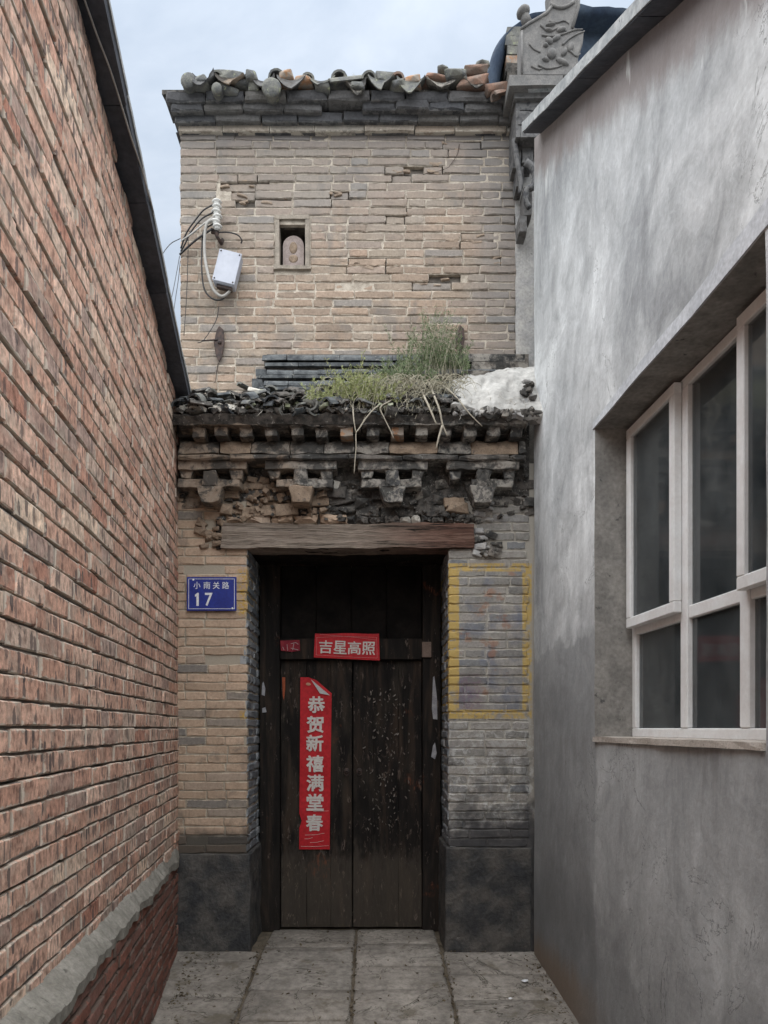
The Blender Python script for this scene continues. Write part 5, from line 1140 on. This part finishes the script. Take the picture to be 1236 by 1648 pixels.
# horizontal banner
hb = empty('door_banner', W(558, 1041, yd), 'short horizontal red paper banner with four silver characters on the crossbar above the doors', 'banner')
yb2 = yd-.056; cn_ = [(506, 1063-6), (611, 1063), (611, 1020), (508, 1020)]
t = MB(); vs = []
for j in range(5):
    for i in range(13):
        u, v = i/12, j/4; lo_ = Vector((505+106*u, 1058+5*u)); hi_ = Vector((507+103*u, 1019.5+.5*math.sin(u*9))); q = hi_.lerp(lo_, v); w3 = W(q.x, q.y, yb2); w3.y += mn.noise(Vector((u*4, v*3, 0)))*.004; vs.append(w3)
fs = [((j+1)*13+i, (j+1)*13+i+1, j*13+i+1, j*13+i) for j in range(4) for i in range(12)]
t.add(vs+[v+Vector((0, .0015, 0)) for v in vs], fs+[tuple(len(vs)+q for q in f[::-1]) for f in fs]); t.build('paper_strip', M['red_paper'], hb)
t = MB()
for ch, px in zip('吉星高照', (524, 547, 570, 593)):
    c = W(px, 1041+(px-524)*.035, yb2-.005); vs, fs = glyph(ch, c.x, c.z, 21*yb2/F, 21*yb2/F, yb2-.006, .007, -.03); vs = [v+Vector((mn.noise(v*60)*.002, 0, mn.noise(v*60+Vector((9, 9, 9)))*.002)) for v in vs]; t.add(vs, fs); t.add([v+Vector((.0022, -.0004, -.001)) for v in vs], fs)
t.build('characters', M['silver'], hb)
t = MB()
for pts in (((509, 1026), (555, 1024), (607, 1026)), ((508, 1054), (555, 1057), (607, 1059)), ((510, 1026), (509, 1054)), ((606, 1026), (607, 1059)), ((515, 1021), (565, 1025), (606, 1030))): t.tube([W(a, b, yb2-.004) for a, b in pts], .0011, 4)
t.build('border_line', simple('pink_line', (.6, .25, .25), (.6, .3, .3), 20), hb)
# torn remains
def scrap(poly, Y, m, name, label, cat='paper scrap', marks=None):
    t = MB(); t.prism([W(a, b, Y) for a, b in poly][::-1], .0015); o = t.build(name, m, label=label, cat=cat)
    if marks:
        t = MB()
        for q in marks: t.tube([W(a, b, Y-.002) for a, b in q], .0022, 4)
        c_ = t.build('faded_marks', M['paper_back'], o)
    return o
M['faded_red'] = simple('faded_red_paper', (.2, .02, .035), (.3, .04, .05), 30)
scrap([(451, 1031), (482, 1030), (483, 1047), (470, 1049), (452, 1047)], yb2, M['faded_red'], 'torn_banner', 'small torn red paper with white strokes at the left end of the crossbar', marks=[((455, 1041), (457, 1046)), ((462, 1037), (463, 1047)), ((468, 1036), (476, 1034), (480, 1037)), ((468, 1043), (480, 1046)), ((473, 1036), (471, 1046))])
scrap([(454, 1090), (459, 1090), (459, 1110), (457, 1127), (455, 1120)], yd-.008, simple('orange_red_paper', (.28, .07, .03), (.36, .1, .05), 20), 'red_paper_sliver', 'narrow orange-red paper sliver on the left edge of the left door leaf')
scrap([(697, 1090), (699, 1088), (703, 1120), (704, 1158), (697, 1157), (695, 1140)], yd-.060, M['old_paper'], 'paper_sliver', 'long pale paper sliver on the right door post, upper one')
scrap([(697, 1200), (700, 1195), (703, 1212), (700, 1222), (694, 1218)], yd-.060, M['old_paper'], 'paper_sliver', 'short pointed paper sliver on the right door post, below the long one')
scrap([(422, 1100), (424, 1097), (427, 1108), (426, 1120), (421, 1118)], yd-.060, M['old_paper'], 'paper_sliver', 'leaf-shaped pale paper scrap on the left door post')
scrap([(422, 1140), (427, 1138), (429, 1146), (422, 1147)], yd-.060, M['old_paper'], 'paper_sliver', 'tiny pale paper scrap on the left door post, below the leaf-shaped one')

# ------------------------------------------------------------------ insulators, cables, junction box
yw = YT-.02
ins = empty('insulator_rack', W(348, 350, yw), 'rusty iron rack with a column of white ceramic insulators on the upper house wall', 'insulator')
t = MB(); t.tube([W(347, 322, yw-.05), W(349, 380, yw-.05), W(356, 392, yw-.02), W(358, 386, yw+.03)], .014, 6); t.tube([W(340, 372, yw-.04), W(352, 374, yw-.02)], .018, 6); t.build('bracket', M['iron'], ins, smooth=True)
for j, (px, py) in enumerate(((349, 325), (349, 333), (348, 341), (350, 349), (347, 357), (350, 365))):
    c = W(px, py, yw-.06); t = MB(); t.ell(c, (.036, .036, .012), nu=12, nv=6); t.ell(c-Z_*.013, (.024, .024, .012), nu=10, nv=5); t.build('insulator', M['ceramic'], ins, smooth=True)
def cab(pts, r, m, name, label, cat='cable', grp=None):
    t = MB(); t.tube(spl([W(a, b, yw-d) for a, b, d in pts], 6), r, 6); return t.build(name, m, smooth=True, label=label, cat=cat, group=grp)
cab([(346, 352, .07), (333, 360, .08), (329, 385, .07), (330, 415, .06), (336, 445, .06), (345, 468, .06), (358, 477, .06), (370, 468, .06), (374, 462, .05)], .011, M['cable_w'], 'cable', 'thick grey cable looping down from the insulators to the tilted metal box')
cab([(343, 360, .06), (328, 372, .06), (325, 400, .05), (325, 440, .05), (330, 468, .05), (345, 482, .05), (360, 480, .05), (368, 466, .05)], .006, M['cable_b'], 'cable', 'thin black cable looping outside the thick grey one to the metal box')
cab([(344, 329, .07), (328, 338, .08), (316, 352, .08), (300, 375, .07), (291, 400, .04)], .006, M['cable_b'], 'cable', 'uppermost black cable fanning left from the insulators')
cab([(345, 341, .07), (325, 352, .08), (308, 372, .08), (298, 392, .06), (291, 405, .04)], .006, M['cable_b'], 'cable', 'second black cable from the top fanning left from the insulators')
cab([(345, 348, .07), (326, 362, .08), (306, 378, .08), (292, 388, .05)], .007, M['cable_w'], 'cable', 'grey cable fanning left between the black ones below the insulators')
cab([(342, 368, .06), (324, 380, .07), (305, 395, .06), (289, 410, .04)], .008, M['cable_b'], 'cable', 'lowest heavy black cable fanning left to the house corner')
cab([(352, 374, .06), (368, 374, .06), (382, 378, .06), (389, 386, .05), (388, 392, .04)], .005, M['cable_b'], 'cable', 'short black cable curling right below the insulators')
cab([(303, 385, .03), (302, 430, .03), (300, 480, .03), (296, 540, .03)], .003, M['cable_b'], 'wire', 'thin dark wire running straight down the house wall near its left edge', 'wire')
cab([(290, 384, .05), (275, 392, .15), (262, 408, .3), (255, 425, .5)], .003, M['cable_b'], 'wire', 'thin wire arching left from the house corner into the sky', 'wire')
cab([(289, 412, .04), (284, 440, .1), (277, 475, .2), (270, 500, .3)], .0025, M['cable_b'], 'wire', 'thin wire dropping from the house corner, left one of the pair', 'wire')
cab([(290, 420, .04), (287, 450, .1), (281, 490, .2), (277, 525, .3)], .0025, M['cable_b'], 'wire', 'thin wire dropping from the house corner, right one of the pair', 'wire')
cab([(352, 494, .02), (349, 512, .02), (340, 530, .03), (327, 548, .04), (318, 552, .03)], .003, M['cable_b'], 'wire', 'thin wire end hanging above the left iron wall anchor', 'wire')
jb = empty('junction_box', W(367, 440, yw-.07), 'tilted pale blue-grey sheet metal junction box hanging from cables on the upper wall', 'junction box')
Mj = Matrix.Translation(W(367.5, 438, yw-.05)) @ Matrix.Rotation(R(14), 4, 'Y')
t = MB(); t.lump((-.078, -.05, -.115), (.078, .03, .115), (1, 1, 1), 0, 1, M=Mj); t.build('casing', M['metal_box'], jb, bev=.006)
t = MB(); t.lump((-.082, -.058, -.11), (.082, -.05, .12), (1, 1, 1), 0, 1, M=Mj); t.build('cover', M['metal_box'], jb, bev=.003)
t = MB(); t.lump((-.05, -.03, -.135), (.06, .01, -.116), (1, 1, 1), 0, 1, M=Mj); t.build('cable_gland', M['iron'], jb)
for a_, b_ in ((-.068, -.095), (.068, -.095), (-.068, .105), (.068, .105)):
    t = MB(); t.ell(Mj @ Vector((a_, -.059, b_)), (.006, .004, .006), nu=8, nv=5); t.build('screw', M['iron'], jb)
# iron wall anchors
def anchor(px, pya, pyb, wp, label, tail):
    o = empty('wall_anchor', W(px, (pya+pyb)/2, yw), label, 'wall anchor', 'iron wall anchors'); yy = YT-.025; mid_ = pya+(pyb-pya)*.45
    poly = [W(px, pya, yy), W(px+wp*.5, pya+6, yy), W(px+wp*.62, mid_, yy), W(px+wp*.3, pyb-8, yy), W(px, pyb, yy), W(px-wp*.35, pyb-10, yy), W(px-wp*.62, mid_, yy), W(px-wp*.3, pya+7, yy)]
    t = MB(); t.prism(poly[::-1], .012); t.build('plate', M['iron'], o, bev=.003)
    t = MB(); t.ell(W(px+1, mid_, yy-.006), (.014, .012, .014), nu=8, nv=6); t.build('bolt', M['iron'], o, smooth=True)
    if tail: t = MB(); t.tube([W(px-2, mid_-4, yy), W(px-28, mid_-2, yy-.02)], .006, 5); t.build('pin', M['iron'], o)
anchor(352.5, 524, 583, 14, 'diamond-shaped rusty iron wall anchor below the tilted junction box', True)
anchor(740, 522, 572, 13, 'dark iron wall anchor half hidden behind tall weeds, right of the upper wall', False)

# ------------------------------------------------------------------ plants on the canopy
def tuft(name, px0, px1, pyb, Y, n, hmin, hmax, m, label, fan=.5, feath=3, stem=None, down=0, fall=None):
    o = empty(name, W((px0+px1)/2, pyb, Y), label, 'plant'); t = MB(); s = MB()
    for k_ in range(n):
        px = px0+(px1-px0)*min(1, max(0, rng.gauss(.5, .27))); b0 = W(px, pyb+rng.uniform(-6, 6), Y+rng.uniform(-.08, .08)); f_ = 1-abs((px-px0)/(px1-px0)-.5)*(.9 if fall is None else fall)
        h_ = rng.uniform(hmin, hmax)*f_; lean = rng.gauss(0, fan)*h_; ly = rng.gauss(-.2, .3)*h_
        tip = b0+Vector((lean, ly, h_)); mid_ = b0+Vector((lean*.25, ly*.3, h_*.55)); P_ = arc(b0, mid_, tip, 5)
        s.tube(P_, .0022, 3, .0008)
        for q in range(feath*5):
            u = rng.uniform(.2, 1); c = P_[min(4, int(u*5))].lerp(P_[min(5, int(u*5)+1)], u*5-int(u*5)) if u < 1 else P_[5]
            d = Vector((rng.gauss(0, 1), rng.gauss(0, .8), rng.gauss(.9, .6))).normalized(); L = rng.uniform(.012, .032); sd_ = d.cross(Vector((rng.random(), 1, rng.random()))).normalized()*L*.085
            t.add([c, c+d*L*.5+sd_, c+d*L, c+d*L*.5-sd_], [(0, 1, 2, 3)])
    s.build('stems', M['leaf_dry'] if stem is None else stem, o); t.build('leaves', m, o); return o
tuft('feathery_weed', 500, 640, 655, 4.86, 150, .1, .26, M['leaf_pale'], 'pale yellow-green feathery weed clump in the middle of the canopy eave', .45, 9)
tuft('tall_weed', 645, 752, 605, 5.12, 110, .16, .42, M['leaf'], 'tall grey-green weed clump reaching up the wall beside the right iron anchor', .28, 9)
tuft('low_weed', 585, 700, 620, 5.0, 80, .05, .16, M['leaf'], 'low dark green weeds between the feathery clump and the tall clump', .5, 8)
tuft('straw_weed', 660, 720, 560, 5.14, 26, .12, .32, M['leaf_dry'], 'dry straw-coloured stalks standing up through the tall weed clump', .25, 3)
def vine(paths, r, label, Y0=4.74):
    t = MB()
    for p in paths: t.tube(spl([W(a, b, Y0+(.0 if len(q_) == 0 else q_[0])) for a, b, *q_ in p], 4), r, 5, r*.55)
    return t.build('dead_branch', M['branch'], smooth=True, label=label, cat='dead branch')
vine([((622, 650, .1), (606, 655, .02), (590, 672), (578, 690), (573, 698), (573, 720), (571, 745), (570, 762)), ((568, 650, .08), (569, 672), (573, 698)), ((640, 640, .1), (625, 647, .04), (612, 656, .0), (618, 672), (627, 690), (634, 706))], .0055, 'forked pale dead vine dangling over the eave left of centre')
vine([((690, 615, .2), (700, 640, .04), (708, 662), (712, 682), (720, 702)), ((712, 685), (706, 705), (702, 722)), ((676, 625, .18), (686, 645, .03), (696, 668), (703, 684))], .0085, 'thick pale dead stems hanging down at the right under the tall weeds')
vine([((690, 608, .25), (715, 622, .12), (735, 640, .03), (755, 665), (776, 686))], .006, 'single dry stem slanting down to the right across the white cement cap')
t = MB()                                    # tangle of dead grass under the weeds
for k_ in range(850):
    px = rng.gauss(665, 45); py = rng.uniform(606, 662); px = max(535, min(px, 748)); b0 = W(px, py, 4.88+rng.uniform(-.05, .15)); an = rng.uniform(-1.3, 1.3); ln = rng.uniform(.05, .15)
    t.tube(arc(b0, b0+Vector((math.sin(an)*ln*.6, -.04, .03)), b0+Vector((math.sin(an)*ln, -.06, -ln*rng.uniform(.2, .9))), 4), .0026, 3, .0012)
t.build('dead_grass', M['leaf_dry'], kind='stuff', label='tangle of dead grass hanging over the canopy eave', cat='grass')
t = MB()
for k_ in range(200):
    px = rng.uniform(295, 860); b0 = W(px, rng.uniform(640, 668), 4.83+rng.uniform(-.03, .1)); t.tube(arc(b0, b0+Vector((rng.gauss(0, .02), -.02, .03)), b0+Vector((rng.gauss(0, .05), -.03, rng.gauss(0, .03))), 3), .002, 3, .001)
t.build('roots', M['rubble_wh'], kind='stuff', label='fine roots and fibres along the broken canopy edge', cat='roots')
t = MB()
for k_ in range(500):
    px = rng.choice((rng.uniform(430, 560), rng.uniform(560, 700))); c = Vector(((px-CX)*5.0/F, 4.83+rng.uniform(0, .3), 0)); c.z = 3.55+(c.y-4.8)*.58+.01
    t.add([c+Vector((rng.uniform(-.01, .01), rng.uniform(-.01, .01), rng.uniform(0, .02))) for _ in range(3)], [(0, 1, 2)])
t.build('moss', M['moss'], kind='stuff', label='dark green moss on the canopy tiles', cat='moss')
# cracks in the house wall: thin recessed dark slits drawn as slivers of loose mortar
for pts in (((352, 584), (349, 600), (343, 616), (322, 622), (318, 636)), ((740, 232), (738, 248), (728, 262), (715, 272), (680, 281))):
    t = MB(); P_ = spl([W(a+rng.uniform(-2, 2), b, YT-.003) for a, b in pts], 4); t.tube(P_, .0028, 4, .0018); t.build('crack', M['iron'], tw)
